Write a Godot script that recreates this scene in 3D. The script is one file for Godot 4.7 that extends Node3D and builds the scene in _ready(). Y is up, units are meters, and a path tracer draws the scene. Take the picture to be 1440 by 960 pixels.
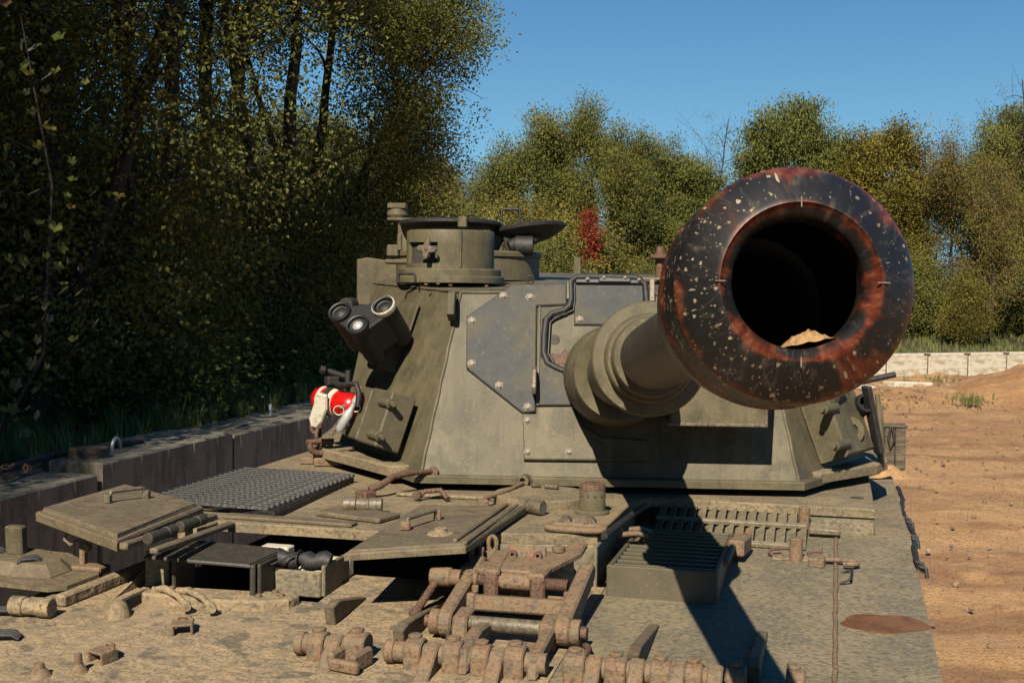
extends Node3D

# ---------------------------------------------------------------- frames
const HULL_YAW := -0.247837          # the vehicle stands turned 14.2 degrees from the camera's axis
const TURRET_YAW := 0.205949         # turret against hull
const DECK := 1.67
var hull_xf := Transform3D(Basis(Vector3.UP, HULL_YAW), Vector3.ZERO)
var turret_xf := Transform3D(Basis(Vector3.UP, TURRET_YAW), Vector3(-0.7624, DECK, -4.4215))
var tank: Node3D
var M := {}
var rng := RandomNumberGenerator.new()
var taken := {}
# muzzle brake, turned about the bore: outside from the rear, round the front, and in
var brake_profile := [Vector2(0.066, -0.34), Vector2(0.094, -0.32), Vector2(0.112, -0.29), Vector2(0.119, -0.20), Vector2(0.1195, -0.170), Vector2(0.1215, -0.162), Vector2(0.1215, -0.146), Vector2(0.1185, -0.140),
	Vector2(0.1160, -0.056), Vector2(0.1140, -0.051), Vector2(0.1160, -0.046), Vector2(0.1172, -0.040), Vector2(0.1165, -0.0345), Vector2(0.113, -0.0285), Vector2(0.107, -0.0225), Vector2(0.099, -0.0155), Vector2(0.090, -0.0085), Vector2(0.0815, -0.0025), Vector2(0.0775, 0.0),
	Vector2(0.0768, 0.0002), Vector2(0.0755, -0.0025), Vector2(0.0690, -0.0085), Vector2(0.0645, -0.0130), Vector2(0.0632, -0.018), Vector2(0.0632, -0.045), Vector2(0.082, -0.055), Vector2(0.082, -0.30), Vector2(0.062, -0.31), Vector2(0.0525, -0.325), Vector2(0.0525, -0.90)]
var brake_edge := 0.0
var brake_lip := 0.0
var brake_back := 0.0
var brake_len := 0.0

func _ready() -> void:
	rng.seed = 7
	# camera
	var cam := Camera3D.new()
	cam.name = "camera"
	cam.fov = 29.862
	cam.near = 0.05
	cam.far = 900.0
	cam.position = Vector3(0, 2.4, 0)
	cam.rotation = Vector3(-atan(80.0 / 1800.0), 0, deg_to_rad(0.7))
	add_child(cam)
	cam.current = true
	# sky and exposure
	var sm := ProceduralSkyMaterial.new()
	sm.sky_top_color = Color(0.10, 0.335, 0.545)
	sm.sky_horizon_color = Color(0.545, 0.755, 0.845)
	sm.sky_curve = 0.10
	sm.sky_energy_multiplier = 0.87
	sm.ground_bottom_color = Color(0.16, 0.12, 0.08)
	sm.ground_horizon_color = Color(0.42, 0.45, 0.45)
	sm.ground_energy_multiplier = 0.5
	sm.sun_angle_max = 1.0
	var env := Environment.new()
	env.background_mode = Environment.BG_SKY
	env.sky = Sky.new()
	env.sky.sky_material = sm
	env.tonemap_mode = Environment.TONE_MAPPER_LINEAR
	env.tonemap_exposure = 2.1
	env.sdfgi_enabled = true
	env.ssao_enabled = true
	env.ssil_enabled = true
	var we := WorldEnvironment.new()
	we.name = "environment"
	we.environment = env
	add_child(we)
	# sun: behind the camera to the left, 40 degrees up
	var sun := DirectionalLight3D.new()
	sun.name = "sun"
	sun.light_color = Color(1.0, 0.955, 0.88)
	sun.light_energy = 1.6
	sun.light_angular_distance = 0.5
	sun.shadow_enabled = true
	var az := deg_to_rad(16.5)
	var el := deg_to_rad(40.0)
	var to := Vector3(sin(az) * cos(el), -sin(el), -cos(az) * cos(el))
	sun.basis = Basis.looking_at(to, Vector3.UP)
	add_child(sun)

	materials()
	ground()
	vehicle_hull()
	vehicle_hatches()
	travel_lock()
	hinge_row()
	engine_deck()
	turret()
	gun()
	loose_things()
	walls()
	trees()

# ---------------------------------------------------------------- geometry
class Geo:
	var v := PackedVector3Array()
	var n := PackedVector3Array()
	var uv := PackedVector2Array()
	var c := PackedColorArray()
	func tri(a: Vector3, b: Vector3, d: Vector3, na: Vector3, nb: Vector3, nd: Vector3) -> void:
		v.push_back(a); v.push_back(d); v.push_back(b)
		n.push_back(na); n.push_back(nd); n.push_back(nb)
	func flat(a: Vector3, b: Vector3, d: Vector3) -> void:
		var m := (b - a).cross(d - a)
		if m.length_squared() < 1e-18:
			return
		m = m.normalized()
		tri(a, b, d, m, m, m)
	func quad(a: Vector3, b: Vector3, d: Vector3, e: Vector3) -> void:
		flat(a, b, d)
		flat(a, d, e)
	func box(s: Vector3, xf := Transform3D(), bev := 0.004) -> void:
		var h := s * 0.5
		bev = minf(bev, minf(h.x, minf(h.y, h.z)) * 0.6)
		var ax := [Vector3.RIGHT, Vector3.UP, Vector3.BACK]
		var P := func(sg: Vector3, k: int) -> Vector3:
			var q := Vector3(h.x - bev, h.y - bev, h.z - bev)
			q[k] = h[k]
			return xf * (q * sg)
		for k in 3:
			var i := (k + 1) % 3
			var j := (k + 2) % 3
			for s1 in [-1.0, 1.0]:
				var g := func(a: float, b: float) -> Vector3:
					var sg := Vector3.ONE
					sg[k] = s1
					sg[i] = a
					sg[j] = b
					return sg
				if s1 > 0:
					quad(P.call(g.call(-1.0, -1.0), k), P.call(g.call(1.0, -1.0), k), P.call(g.call(1.0, 1.0), k), P.call(g.call(-1.0, 1.0), k))
				else:
					quad(P.call(g.call(-1.0, -1.0), k), P.call(g.call(-1.0, 1.0), k), P.call(g.call(1.0, 1.0), k), P.call(g.call(1.0, -1.0), k))
		if bev <= 0.0:
			return
		for k in 3:
			var i := (k + 1) % 3
			var j := (k + 2) % 3
			for s1 in [-1.0, 1.0]:
				for s2 in [-1.0, 1.0]:
					var lo := Vector3.ONE
					lo[k] = -1.0
					lo[i] = s1
					lo[j] = s2
					var hi := lo
					hi[k] = 1.0
					edge(P.call(lo, i), P.call(lo, j), P.call(hi, j), P.call(hi, i), xf.origin)
		for a in [-1.0, 1.0]:
			for b in [-1.0, 1.0]:
				for d in [-1.0, 1.0]:
					var sg := Vector3(a, b, d)
					var p0: Vector3 = P.call(sg, 0)
					var p1: Vector3 = P.call(sg, 1)
					var p2: Vector3 = P.call(sg, 2)
					if (p1 - p0).cross(p2 - p0).dot(p0 - xf.origin) > 0:
						flat(p0, p1, p2)
					else:
						flat(p0, p2, p1)
	func edge(a: Vector3, b: Vector3, d: Vector3, e: Vector3, mid: Vector3) -> void:
		if (b - a).cross(d - a).dot((a + d) * 0.5 - mid) > 0:
			quad(a, b, d, e)
		else:
			quad(a, e, d, b)
	# profile: (radius, height) pairs, turned round the local y axis
	func lathe(prof: Array, seg := 24, xf := Transform3D(), crease := 35.0, a0 := 0.0, a1 := TAU) -> void:
		var m := prof.size()
		var sn := []
		var length := [0.0]
		for i in m - 1:
			var d: Vector2 = prof[i + 1] - prof[i]
			length.append(length[-1] + d.length())
			sn.append(Vector2(d.y, -d.x).normalized())
		var cl := cos(deg_to_rad(crease))
		for i in m - 1:
			var nA: Vector2 = sn[i]
			var nB: Vector2 = sn[i]
			if i > 0 and sn[i - 1].dot(sn[i]) > cl:
				nA = (sn[i - 1] + sn[i]).normalized()
			if i < m - 2 and sn[i + 1].dot(sn[i]) > cl:
				nB = (sn[i + 1] + sn[i]).normalized()
			var p: Vector2 = prof[i]
			var q: Vector2 = prof[i + 1]
			for k in seg:
				var t0 := a0 + (a1 - a0) * k / seg
				var t1 := a0 + (a1 - a0) * (k + 1) / seg
				var d0 := Vector3(sin(t0), 0, cos(t0))
				var d1 := Vector3(sin(t1), 0, cos(t1))
				var A := xf * (d0 * p.x + Vector3.UP * p.y)
				var B := xf * (d1 * p.x + Vector3.UP * p.y)
				var C := xf * (d1 * q.x + Vector3.UP * q.y)
				var D := xf * (d0 * q.x + Vector3.UP * q.y)
				var b := xf.basis
				var nA0 := (b * (d0 * nA.x + Vector3.UP * nA.y)).normalized()
				var nA1 := (b * (d1 * nA.x + Vector3.UP * nA.y)).normalized()
				var nB0 := (b * (d0 * nB.x + Vector3.UP * nB.y)).normalized()
				var nB1 := (b * (d1 * nB.x + Vector3.UP * nB.y)).normalized()
				tri(A, B, C, nA0, nA1, nB1)
				tri(A, C, D, nA0, nB1, nB0)
				var u0 := float(k) / seg
				var u1 := float(k + 1) / seg
				var w0: float = length[i] / length[-1]
				var w1: float = length[i + 1] / length[-1]
				uv.append_array([Vector2(u0, w0), Vector2(u1, w1), Vector2(u1, w0), Vector2(u0, w0), Vector2(u0, w1), Vector2(u1, w1)])
	func tube(pts: Array, r, seg := 8, closed := false, caps := true) -> void:
		var m := pts.size()
		var rings := []
		var up := Vector3.UP
		var t0: Vector3 = (pts[1] - pts[0]).normalized()
		if absf(t0.dot(up)) > 0.9:
			up = Vector3.RIGHT
		var side := t0.cross(up).normalized()
		for i in m:
			var a: Vector3 = pts[(i - 1 + m) % m] if closed or i > 0 else pts[0]
			var b: Vector3 = pts[(i + 1) % m] if closed or i < m - 1 else pts[m - 1]
			var t := (b - a).normalized()
			side = (side - t * side.dot(t)).normalized()
			var w := side.cross(t)
			var rad: float = r[i] if r is Array else r
			var ring := []
			for k in seg:
				var an := TAU * k / seg
				var d := side * cos(an) + w * sin(an)
				ring.append([pts[i] + d * rad, d])
			rings.append(ring)
		for i in (m if closed else m - 1):
			var A: Array = rings[i]
			var B: Array = rings[(i + 1) % m]
			for k in seg:
				var l := (k + 1) % seg
				tri(A[k][0], B[k][0], B[l][0], A[k][1], B[k][1], B[l][1])
				tri(A[k][0], B[l][0], A[l][0], A[k][1], B[l][1], A[l][1])
		if caps and not closed:
			for k in range(1, seg - 1):
				flat(rings[0][0][0], rings[0][k][0], rings[0][k + 1][0])
				flat(rings[m - 1][0][0], rings[m - 1][k + 1][0], rings[m - 1][k][0])
	# polygon in local x, y drawn out along z from z0 to z1, front rim chamfered
	func prism(src: Array, z0: float, z1: float, xf := Transform3D(), bev := 0.0, back_bev := 0.0) -> void:
		var poly := PackedVector2Array(src)
		var area := 0.0
		for i in poly.size():
			area += poly[i].cross(poly[(i + 1) % poly.size()])
		if area < 0:
			poly.reverse()
		var m := poly.size()
		var inset := func(w: float) -> PackedVector2Array:
			var o := PackedVector2Array()
			for i in m:
				var a := (poly[i] - poly[(i - 1 + m) % m]).normalized()
				var b := (poly[(i + 1) % m] - poly[i]).normalized()
				var na := Vector2(-a.y, a.x)
				var nb := Vector2(-b.y, b.x)
				var s := na + nb
				var k := s.dot(na)
				o.append(poly[i] + (s / maxf(k, 0.35)) * w)
			return o
		var layers := []
		if back_bev > 0:
			layers.append([inset.call(back_bev), z0])
			layers.append([poly, z0 + back_bev])
		else:
			layers.append([poly, z0])
		if bev > 0:
			layers.append([poly, z1 - bev])
			layers.append([inset.call(bev), z1])
		else:
			layers.append([poly, z1])
		for l in layers.size() - 1:
			var A: PackedVector2Array = layers[l][0]
			var B: PackedVector2Array = layers[l + 1][0]
			var za: float = layers[l][1]
			var zb: float = layers[l + 1][1]
			for i in m:
				var j := (i + 1) % m
				quad(xf * Vector3(A[i].x, A[i].y, za), xf * Vector3(A[j].x, A[j].y, za), xf * Vector3(B[j].x, B[j].y, zb), xf * Vector3(B[i].x, B[i].y, zb))
		for top in [false, true]:
			var L: Array = layers[-1] if top else layers[0]
			var P: PackedVector2Array = L[0]
			var ids := Geometry2D.triangulate_polygon(P)
			for t in range(0, ids.size(), 3):
				var a := P[ids[t]]
				var b := P[ids[t + 1]]
				var d := P[ids[t + 2]]
				if ((b - a).cross(d - a) > 0) != top:
					var w := b
					b = d
					d = w
				flat(xf * Vector3(a.x, a.y, L[1]), xf * Vector3(b.x, b.y, L[1]), xf * Vector3(d.x, d.y, L[1]))
	func cyl(r: float, h0: float, h1: float, xf := Transform3D(), seg := 16, bev := 0.002) -> void:
		bev = minf(bev, minf(r * 0.5, absf(h1 - h0) * 0.4))
		lathe([Vector2(0, h0), Vector2(r - bev, h0), Vector2(r, h0 + bev), Vector2(r, h1 - bev), Vector2(r - bev, h1), Vector2(0, h1)], seg, xf)
	func mesh(with_uv := false) -> ArrayMesh:
		var a := []
		a.resize(Mesh.ARRAY_MAX)
		a[Mesh.ARRAY_VERTEX] = v
		a[Mesh.ARRAY_NORMAL] = n
		if with_uv:
			a[Mesh.ARRAY_TEX_UV] = uv
		if c.size() == v.size() and c.size() > 0:
			a[Mesh.ARRAY_COLOR] = c
		var m := ArrayMesh.new()
		m.add_surface_from_arrays(Mesh.PRIMITIVE_TRIANGLES, a)
		return m

func xf(x: float, y: float, z: float, rx := 0.0, ry := 0.0, rz := 0.0) -> Transform3D:
	return Transform3D(Basis.from_euler(Vector3(deg_to_rad(rx), deg_to_rad(ry), deg_to_rad(rz))), Vector3(x, y, z))

# local y of a lathe laid along a direction
func along(p: Vector3, d: Vector3) -> Transform3D:
	d = d.normalized()
	var s := d.cross(Vector3.UP if absf(d.y) < 0.95 else Vector3.RIGHT).normalized()
	return Transform3D(Basis(s, d, s.cross(d)), p)

# drawn polygon (x, -z) laid flat, thickness upward
const FLAT := Basis(Vector3(1, 0, 0), Vector3(0, 0, -1), Vector3(0, 1, 0))

func glac(z: float) -> float:
	return 1.57 - 0.0699 * (z + 4.2)

func gx(x: float, z: float, dy := 0.0, yaw := 0.0) -> Transform3D:
	return Transform3D(Basis(Vector3.RIGHT, deg_to_rad(4.0)) * Basis(Vector3.UP, deg_to_rad(yaw)), Vector3(x, glac(z) + dy, z))

# ---------------------------------------------------------------- nodes
func numbered(called: String) -> String:
	var k: int = taken.get(called, 0)
	taken[called] = k + 1
	return called if k == 0 else "%s_%03d" % [called, k]

func part(called: String, g, mat: Material, parent: Node, at := Transform3D()) -> MeshInstance3D:
	var o := MeshInstance3D.new()
	o.name = called if parent != self else numbered(called)
	o.mesh = g.mesh() if g is Geo else g
	o.material_override = mat
	o.transform = at
	parent.add_child(o, true)
	return o

func tag(o: Node, label: String, category := "", group := "", kind := "") -> Node:
	if label:
		o.set_meta("label", label)
	if category:
		o.set_meta("category", category)
	if group:
		o.set_meta("group", group)
	if kind:
		o.set_meta("kind", kind)
	return o

func thing(called: String, at: Transform3D, label: String, category: String, group := "") -> Node3D:
	var o := Node3D.new()
	o.name = numbered(called)
	o.transform = at
	add_child(o)
	tag(o, label, category, group)
	return o

# ---------------------------------------------------------------- materials
func noise_bytes(size: int, sd: int, kind: String, freq: float, stretch := 1) -> PackedByteArray:
	var f := FastNoiseLite.new()
	f.seed = sd
	f.frequency = freq
	if kind == "cell":
		f.noise_type = FastNoiseLite.TYPE_CELLULAR
		f.cellular_return_type = FastNoiseLite.RETURN_DISTANCE
		f.fractal_type = FastNoiseLite.FRACTAL_NONE
	elif kind == "ridge":
		f.noise_type = FastNoiseLite.TYPE_SIMPLEX_SMOOTH
		f.fractal_type = FastNoiseLite.FRACTAL_RIDGED
		f.fractal_octaves = 3
	else:
		f.noise_type = FastNoiseLite.TYPE_SIMPLEX_SMOOTH
		f.fractal_type = FastNoiseLite.FRACTAL_FBM
		f.fractal_octaves = 5
		f.fractal_gain = 0.55
	var im := f.get_seamless_image(size / maxi(stretch, 1), size / maxi(-stretch, 1))
	im.convert(Image.FORMAT_L8)
	if absi(stretch) > 1:
		im.resize(size, size, Image.INTERPOLATE_CUBIC)
	return im.get_data()

# layers: [kind, frequency, from, to, colour, strength, stretch]
func paint(size: int, sd: int, base: Color, layers: Array) -> ImageTexture:
	var k := size * size
	var R := PackedByteArray()
	R.resize(k * 3)
	var br := int(base.r * 255)
	var bg := int(base.g * 255)
	var bb := int(base.b * 255)
	var img := Image.create(size, size, false, Image.FORMAT_RGB8)
	img.fill(base)
	R = img.get_data()
	for li in layers.size():
		var L: Array = layers[li]
		var nb := noise_bytes(size, sd + li * 17, L[0], L[1], L[6] if L.size() > 6 else 1)
		var lut := PackedInt32Array()
		lut.resize(256)
		for i in 256:
			var t: float = clampf((i / 255.0 - L[2]) / (L[3] - L[2]), 0.0, 1.0)
			lut[i] = int(t * t * (3.0 - 2.0 * t) * L[5] * 256.0)
		var cr := int(L[4].r * 255)
		var cg := int(L[4].g * 255)
		var cb := int(L[4].b * 255)
		var j := 0
		for i in k:
			var a := lut[nb[i]]
			if a > 0:
				R[j] += ((cr - R[j]) * a) >> 8
				R[j + 1] += ((cg - R[j + 1]) * a) >> 8
				R[j + 2] += ((cb - R[j + 2]) * a) >> 8
			j += 3
	return ImageTexture.create_from_image(Image.create_from_data(size, size, false, Image.FORMAT_RGB8, R))

func gray(size: int, sd: int, kind: String, freq: float, lo := 0.0, hi := 1.0) -> ImageTexture:
	var nb := noise_bytes(size, sd, kind, freq)
	if lo != 0.0 or hi != 1.0:
		var lut := PackedByteArray()
		lut.resize(256)
		for i in 256:
			lut[i] = int(clampf(lerpf(lo, hi, i / 255.0), 0, 1) * 255)
		for i in nb.size():
			nb[i] = lut[nb[i]]
	return ImageTexture.create_from_image(Image.create_from_data(size, size, false, Image.FORMAT_L8, nb))

func mat(called: String, tex: Texture2D, rough: float, scale := 1.0, bump: Texture2D = null, bump_cm := 0.0, metal := 0.0, rough_tex: Texture2D = null) -> StandardMaterial3D:
	var m := StandardMaterial3D.new()
	m.resource_name = called
	m.albedo_texture = tex
	m.albedo_color = Color(0.82, 0.82, 0.82)
	m.roughness = rough
	m.metallic = metal
	m.uv1_triplanar = true
	m.uv1_scale = Vector3.ONE * scale
	m.uv1_triplanar_sharpness = 4.0
	if bump:
		m.heightmap_enabled = true
		m.heightmap_texture = bump
		m.heightmap_scale = bump_cm
	if rough_tex:
		m.roughness_texture = rough_tex
	M[called] = m
	return m

func plain(called: String, col: Color, rough: float, metal := 0.0) -> StandardMaterial3D:
	var m := StandardMaterial3D.new()
	m.resource_name = called
	m.albedo_color = col * Color(0.84, 0.84, 0.84)
	m.roughness = rough
	m.metallic = metal
	M[called] = m
	return m

func materials() -> void:
	var fine := gray(512, 3, "fbm", 0.06)
	var pits := gray(512, 9, "cell", 0.06)
	M.fine = fine
	var dust := Color(0.56, 0.475, 0.345)
	var S := 512
	# horizontal plates: olive paint under trodden mud
	mat("deck", paint(S, 11, Color(0.44, 0.395, 0.305), [
		["fbm", 0.006, 0.30, 0.75, Color(0.56, 0.49, 0.365), 0.9], ["fbm", 0.02, 0.40, 0.75, dust, 0.6], ["fbm", 0.06, 0.45, 0.85, Color(0.30, 0.275, 0.215), 0.45, 2],
		["fbm", 0.18, 0.45, 0.80, Color(0.63, 0.54, 0.40), 0.5], ["cell", 0.06, 0.10, 0.02, Color(0.64, 0.56, 0.43), 0.5], ["fbm", 0.16, 0.55, 0.82, Color(0.22, 0.20, 0.155), 0.6]]), 0.85, 0.8, fine, 0.2)
	mat("hatch", paint(S, 16, Color(0.385, 0.345, 0.26), [
		["fbm", 0.008, 0.35, 0.78, Color(0.47, 0.41, 0.305), 0.8], ["fbm", 0.03, 0.45, 0.80, Color(0.33, 0.285, 0.215), 0.7, 2], ["fbm", 0.10, 0.50, 0.82, Color(0.55, 0.475, 0.355), 0.55, 2],
		["fbm", 0.02, 0.60, 0.80, Color(0.36, 0.26, 0.185), 0.5], ["fbm", 0.20, 0.55, 0.82, Color(0.23, 0.205, 0.16), 0.6]]), 0.75, 0.9, fine, 0.12)
	mat("mud", paint(S, 21, Color(0.575, 0.50, 0.385), [
		["fbm", 0.007, 0.35, 0.75, Color(0.49, 0.435, 0.335), 0.85], ["fbm", 0.03, 0.40, 0.78, Color(0.66, 0.56, 0.415), 0.7], ["fbm", 0.07, 0.45, 0.85, Color(0.38, 0.335, 0.26), 0.5, 2],
		["fbm", 0.20, 0.45, 0.80, Color(0.66, 0.56, 0.42), 0.55], ["fbm", 0.19, 0.55, 0.82, Color(0.27, 0.24, 0.19), 0.75], ["fbm", 0.015, 0.66, 0.80, Color(0.30, 0.28, 0.235), 0.6]]), 0.9, 0.8, fine, 0.45)
	# engine plates: more grey, less mud
	mat("engine", paint(S, 31, Color(0.425, 0.395, 0.315), [
		["fbm", 0.007, 0.35, 0.75, Color(0.52, 0.465, 0.355), 0.85], ["fbm", 0.06, 0.42, 0.85, Color(0.58, 0.51, 0.39), 0.55, 2], ["fbm", 0.18, 0.46, 0.82, Color(0.27, 0.265, 0.225), 0.75, 2],
		["cell", 0.07, 0.09, 0.02, Color(0.62, 0.545, 0.42), 0.6], ["fbm", 0.17, 0.55, 0.82, Color(0.61, 0.53, 0.41), 0.6]]), 0.75, 0.8, fine, 0.15)
	# turret paint
	mat("turret", paint(S, 41, Color(0.37, 0.342, 0.265), [
		["fbm", 0.006, 0.35, 0.75, Color(0.435, 0.40, 0.31), 0.8], ["fbm", 0.012, 0.50, 0.75, Color(0.29, 0.275, 0.22), 0.6], ["fbm", 0.03, 0.40, 0.85, Color(0.315, 0.295, 0.225), 0.5], ["fbm", 0.03, 0.50, 0.85, Color(0.46, 0.42, 0.33), 0.35, -8], ["fbm", 0.05, 0.55, 0.85, Color(0.25, 0.235, 0.185), 0.3, -4],
		["cell", 0.03, 0.05, 0.012, Color(0.58, 0.54, 0.44), 0.45], ["fbm", 0.20, 0.60, 0.80, Color(0.50, 0.45, 0.35), 0.5], ["ridge", 0.03, 0.86, 0.97, Color(0.46, 0.42, 0.33), 0.35]]), 0.55, 0.8, fine, 0.03)
	mat("cheek", paint(S, 46, Color(0.335, 0.305, 0.225), [
		["fbm", 0.006, 0.30, 0.80, Color(0.375, 0.335, 0.245), 0.7], ["fbm", 0.03, 0.40, 0.85, Color(0.28, 0.26, 0.195), 0.5],
		["cell", 0.045, 0.06, 0.015, Color(0.55, 0.51, 0.42), 0.6], ["fbm", 0.12, 0.62, 0.85, Color(0.46, 0.41, 0.31), 0.45]]), 0.65, 0.8, fine, 0.03)
	mat("slate", paint(S, 61, Color(0.285, 0.29, 0.29), [
		["fbm", 0.005, 0.40, 0.80, Color(0.35, 0.33, 0.265), 0.8], ["fbm", 0.03, 0.45, 0.85, Color(0.245, 0.252, 0.26), 0.5], ["cell", 0.03, 0.05, 0.012, Color(0.48, 0.47, 0.43), 0.45], ["fbm", 0.10, 0.64, 0.85, Color(0.42, 0.41, 0.37), 0.4], ["fbm", 0.04, 0.52, 0.85, Color(0.33, 0.32, 0.28), 0.4, -8]]), 0.6, 0.7, fine, 0.02)
	M.slate.metallic_specular = 0.25
	M.turret.metallic_specular = 0.30
	# bare and rusted steel with mud
	mat("rusty", paint(S, 71, Color(0.485, 0.39, 0.285), [
		["fbm", 0.012, 0.38, 0.72, Color(0.40, 0.355, 0.28), 0.85], ["fbm", 0.025, 0.45, 0.78, Color(0.46, 0.315, 0.205), 0.7], ["fbm", 0.08, 0.45, 0.85, Color(0.58, 0.475, 0.35), 0.5], ["fbm", 0.05, 0.54, 0.82, Color(0.27, 0.235, 0.185), 0.7], ["fbm", 0.20, 0.50, 0.8, Color(0.62, 0.53, 0.41), 0.4]]), 0.8, 2.0, fine, 0.15)
	mat("rust", paint(S, 81, Color(0.35, 0.25, 0.19), [
		["fbm", 0.02, 0.40, 0.72, Color(0.44, 0.295, 0.205), 0.75], ["fbm", 0.06, 0.48, 0.8, Color(0.22, 0.165, 0.13), 0.8], ["fbm", 0.09, 0.52, 0.8, Color(0.54, 0.42, 0.30), 0.65]]), 0.75, 2.4, fine, 0.15)
	mat("barrel", paint(S, 91, Color(0.235, 0.20, 0.15), [
		["fbm", 0.010, 0.40, 0.72, Color(0.31, 0.265, 0.195), 0.8], ["fbm", 0.05, 0.5, 0.8, Color(0.16, 0.14, 0.115), 0.6, 4], ["fbm", 0.06, 0.6, 0.8, Color(0.40, 0.34, 0.25), 0.4]]), 0.5, 1.5, fine, 0.03, 0.15)
	mat("rubber", paint(S, 101, Color(0.085, 0.08, 0.076), [
		["fbm", 0.02, 0.45, 0.80, Color(0.20, 0.175, 0.14), 0.6], ["fbm", 0.09, 0.52, 0.80, Color(0.28, 0.24, 0.19), 0.45]]), 0.65, 2.0, fine, 0.06)
	mat("tread", paint(S, 111, Color(0.085, 0.083, 0.08), [
		["fbm", 0.02, 0.48, 0.78, Color(0.17, 0.15, 0.12), 0.6], ["fbm", 0.10, 0.60, 0.80, Color(0.42, 0.35, 0.25), 0.7, 2], ["fbm", 0.12, 0.50, 0.75, Color(0.06, 0.06, 0.06), 0.7]]), 0.55, 1.3, fine, 0.2)
	mat("hood", paint(S, 116, Color(0.20, 0.185, 0.14), [
		["fbm", 0.02, 0.45, 0.80, Color(0.28, 0.25, 0.185), 0.7], ["fbm", 0.09, 0.58, 0.80, Color(0.42, 0.35, 0.25), 0.6], ["fbm", 0.05, 0.64, 0.78, Color(0.30, 0.17, 0.11), 0.6]]), 0.6, 2.0, fine, 0.06)
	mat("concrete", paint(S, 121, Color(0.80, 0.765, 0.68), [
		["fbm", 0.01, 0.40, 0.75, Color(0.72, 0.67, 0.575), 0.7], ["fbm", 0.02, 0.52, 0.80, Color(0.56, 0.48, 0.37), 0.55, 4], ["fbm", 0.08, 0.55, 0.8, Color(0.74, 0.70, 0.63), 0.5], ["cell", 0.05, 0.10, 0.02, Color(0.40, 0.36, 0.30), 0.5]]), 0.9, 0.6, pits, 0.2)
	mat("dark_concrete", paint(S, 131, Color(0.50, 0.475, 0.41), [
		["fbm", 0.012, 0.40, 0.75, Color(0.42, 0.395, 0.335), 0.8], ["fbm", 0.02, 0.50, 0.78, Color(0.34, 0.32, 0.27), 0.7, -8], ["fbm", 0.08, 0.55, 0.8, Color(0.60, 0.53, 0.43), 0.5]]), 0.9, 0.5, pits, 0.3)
	var sand_tex := paint(S, 141, Color(0.685, 0.53, 0.35), [
		["fbm", 0.008, 0.35, 0.78, Color(0.73, 0.575, 0.375), 0.8], ["fbm", 0.03, 0.45, 0.85, Color(0.57, 0.42, 0.255), 0.6], ["fbm", 0.08, 0.48, 0.80, Color(0.63, 0.52, 0.39), 0.6], ["fbm", 0.14, 0.54, 0.82, Color(0.40, 0.305, 0.21), 0.75], ["cell", 0.07, 0.08, 0.02, Color(0.68, 0.59, 0.47), 0.5]])
	var sm := mat("sand", sand_tex, 0.95, 0.40, fine, 1.0)
	sm.detail_enabled = true
	sm.detail_blend_mode = BaseMaterial3D.BLEND_MODE_MUL
	sm.detail_albedo = paint(S, 146, Color(0.97, 0.955, 0.93), [["fbm", 0.012, 0.42, 0.66, Color(0.86, 0.81, 0.75), 0.8, 2], ["fbm", 0.03, 0.54, 0.75, Color(0.74, 0.67, 0.60), 0.75, 4], ["fbm", 0.05, 0.60, 0.8, Color(1.0, 1.0, 1.0), 0.8]])
	sm.detail_uv_layer = BaseMaterial3D.DETAIL_UV_2
	sm.uv2_triplanar = true
	sm.uv2_scale = Vector3.ONE * 0.055
	mat("sand_small", sand_tex, 0.95, 1.4, fine, 0.5)
	mat("soil", paint(S, 151, Color(0.17, 0.14, 0.10), [["fbm", 0.02, 0.40, 0.75, Color(0.25, 0.20, 0.13), 0.8], ["fbm", 0.08, 0.45, 0.78, Color(0.11, 0.09, 0.065), 0.8], ["fbm", 0.1, 0.56, 0.8, Color(0.35, 0.27, 0.16), 0.6]]), 0.95, 0.5, fine, 2.0)
	mat("bark", paint(S, 161, Color(0.22, 0.185, 0.145), [["ridge", 0.02, 0.6, 0.95, Color(0.10, 0.085, 0.07), 0.8], ["fbm", 0.03, 0.45, 0.8, Color(0.36, 0.315, 0.255), 0.7], ["fbm", 0.09, 0.5, 0.8, Color(0.13, 0.11, 0.09), 0.7]]), 0.9, 2.0, fine, 0.8)
	mat("wood", paint(S, 171, Color(0.42, 0.37, 0.29), [["fbm", 0.015, 0.40, 0.7, Color(0.30, 0.255, 0.195), 0.8, 8], ["fbm", 0.05, 0.48, 0.75, Color(0.20, 0.165, 0.13), 0.6, 8]]), 0.85, 3.0, fine, 0.2)
	mat("red_paint", paint(256, 181, Color(0.74, 0.045, 0.04), [["fbm", 0.03, 0.55, 0.85, Color(0.50, 0.05, 0.04), 0.6], ["fbm", 0.12, 0.64, 0.85, Color(0.62, 0.42, 0.34), 0.4]]), 0.3, 4.0)
	mat("white_paint", paint(256, 191, Color(0.80, 0.77, 0.69), [["fbm", 0.02, 0.50, 0.85, Color(0.64, 0.58, 0.49), 0.6], ["fbm", 0.10, 0.62, 0.85, Color(0.45, 0.39, 0.31), 0.5]]), 0.55, 3.0)
	mat("inside", paint(256, 195, Color(0.25, 0.24, 0.20), [["fbm", 0.05, 0.45, 0.8, Color(0.16, 0.15, 0.125), 0.7]]), 0.8, 2.0)
	mat("worn", paint(256, 211, Color(0.44, 0.415, 0.35), [["fbm", 0.03, 0.42, 0.75, Color(0.31, 0.28, 0.215), 0.8], ["fbm", 0.10, 0.52, 0.8, Color(0.56, 0.48, 0.37), 0.7], ["fbm", 0.07, 0.56, 0.8, Color(0.36, 0.235, 0.16), 0.7]]), 0.55, 3.0, fine, 0.06, 0.25)
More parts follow.
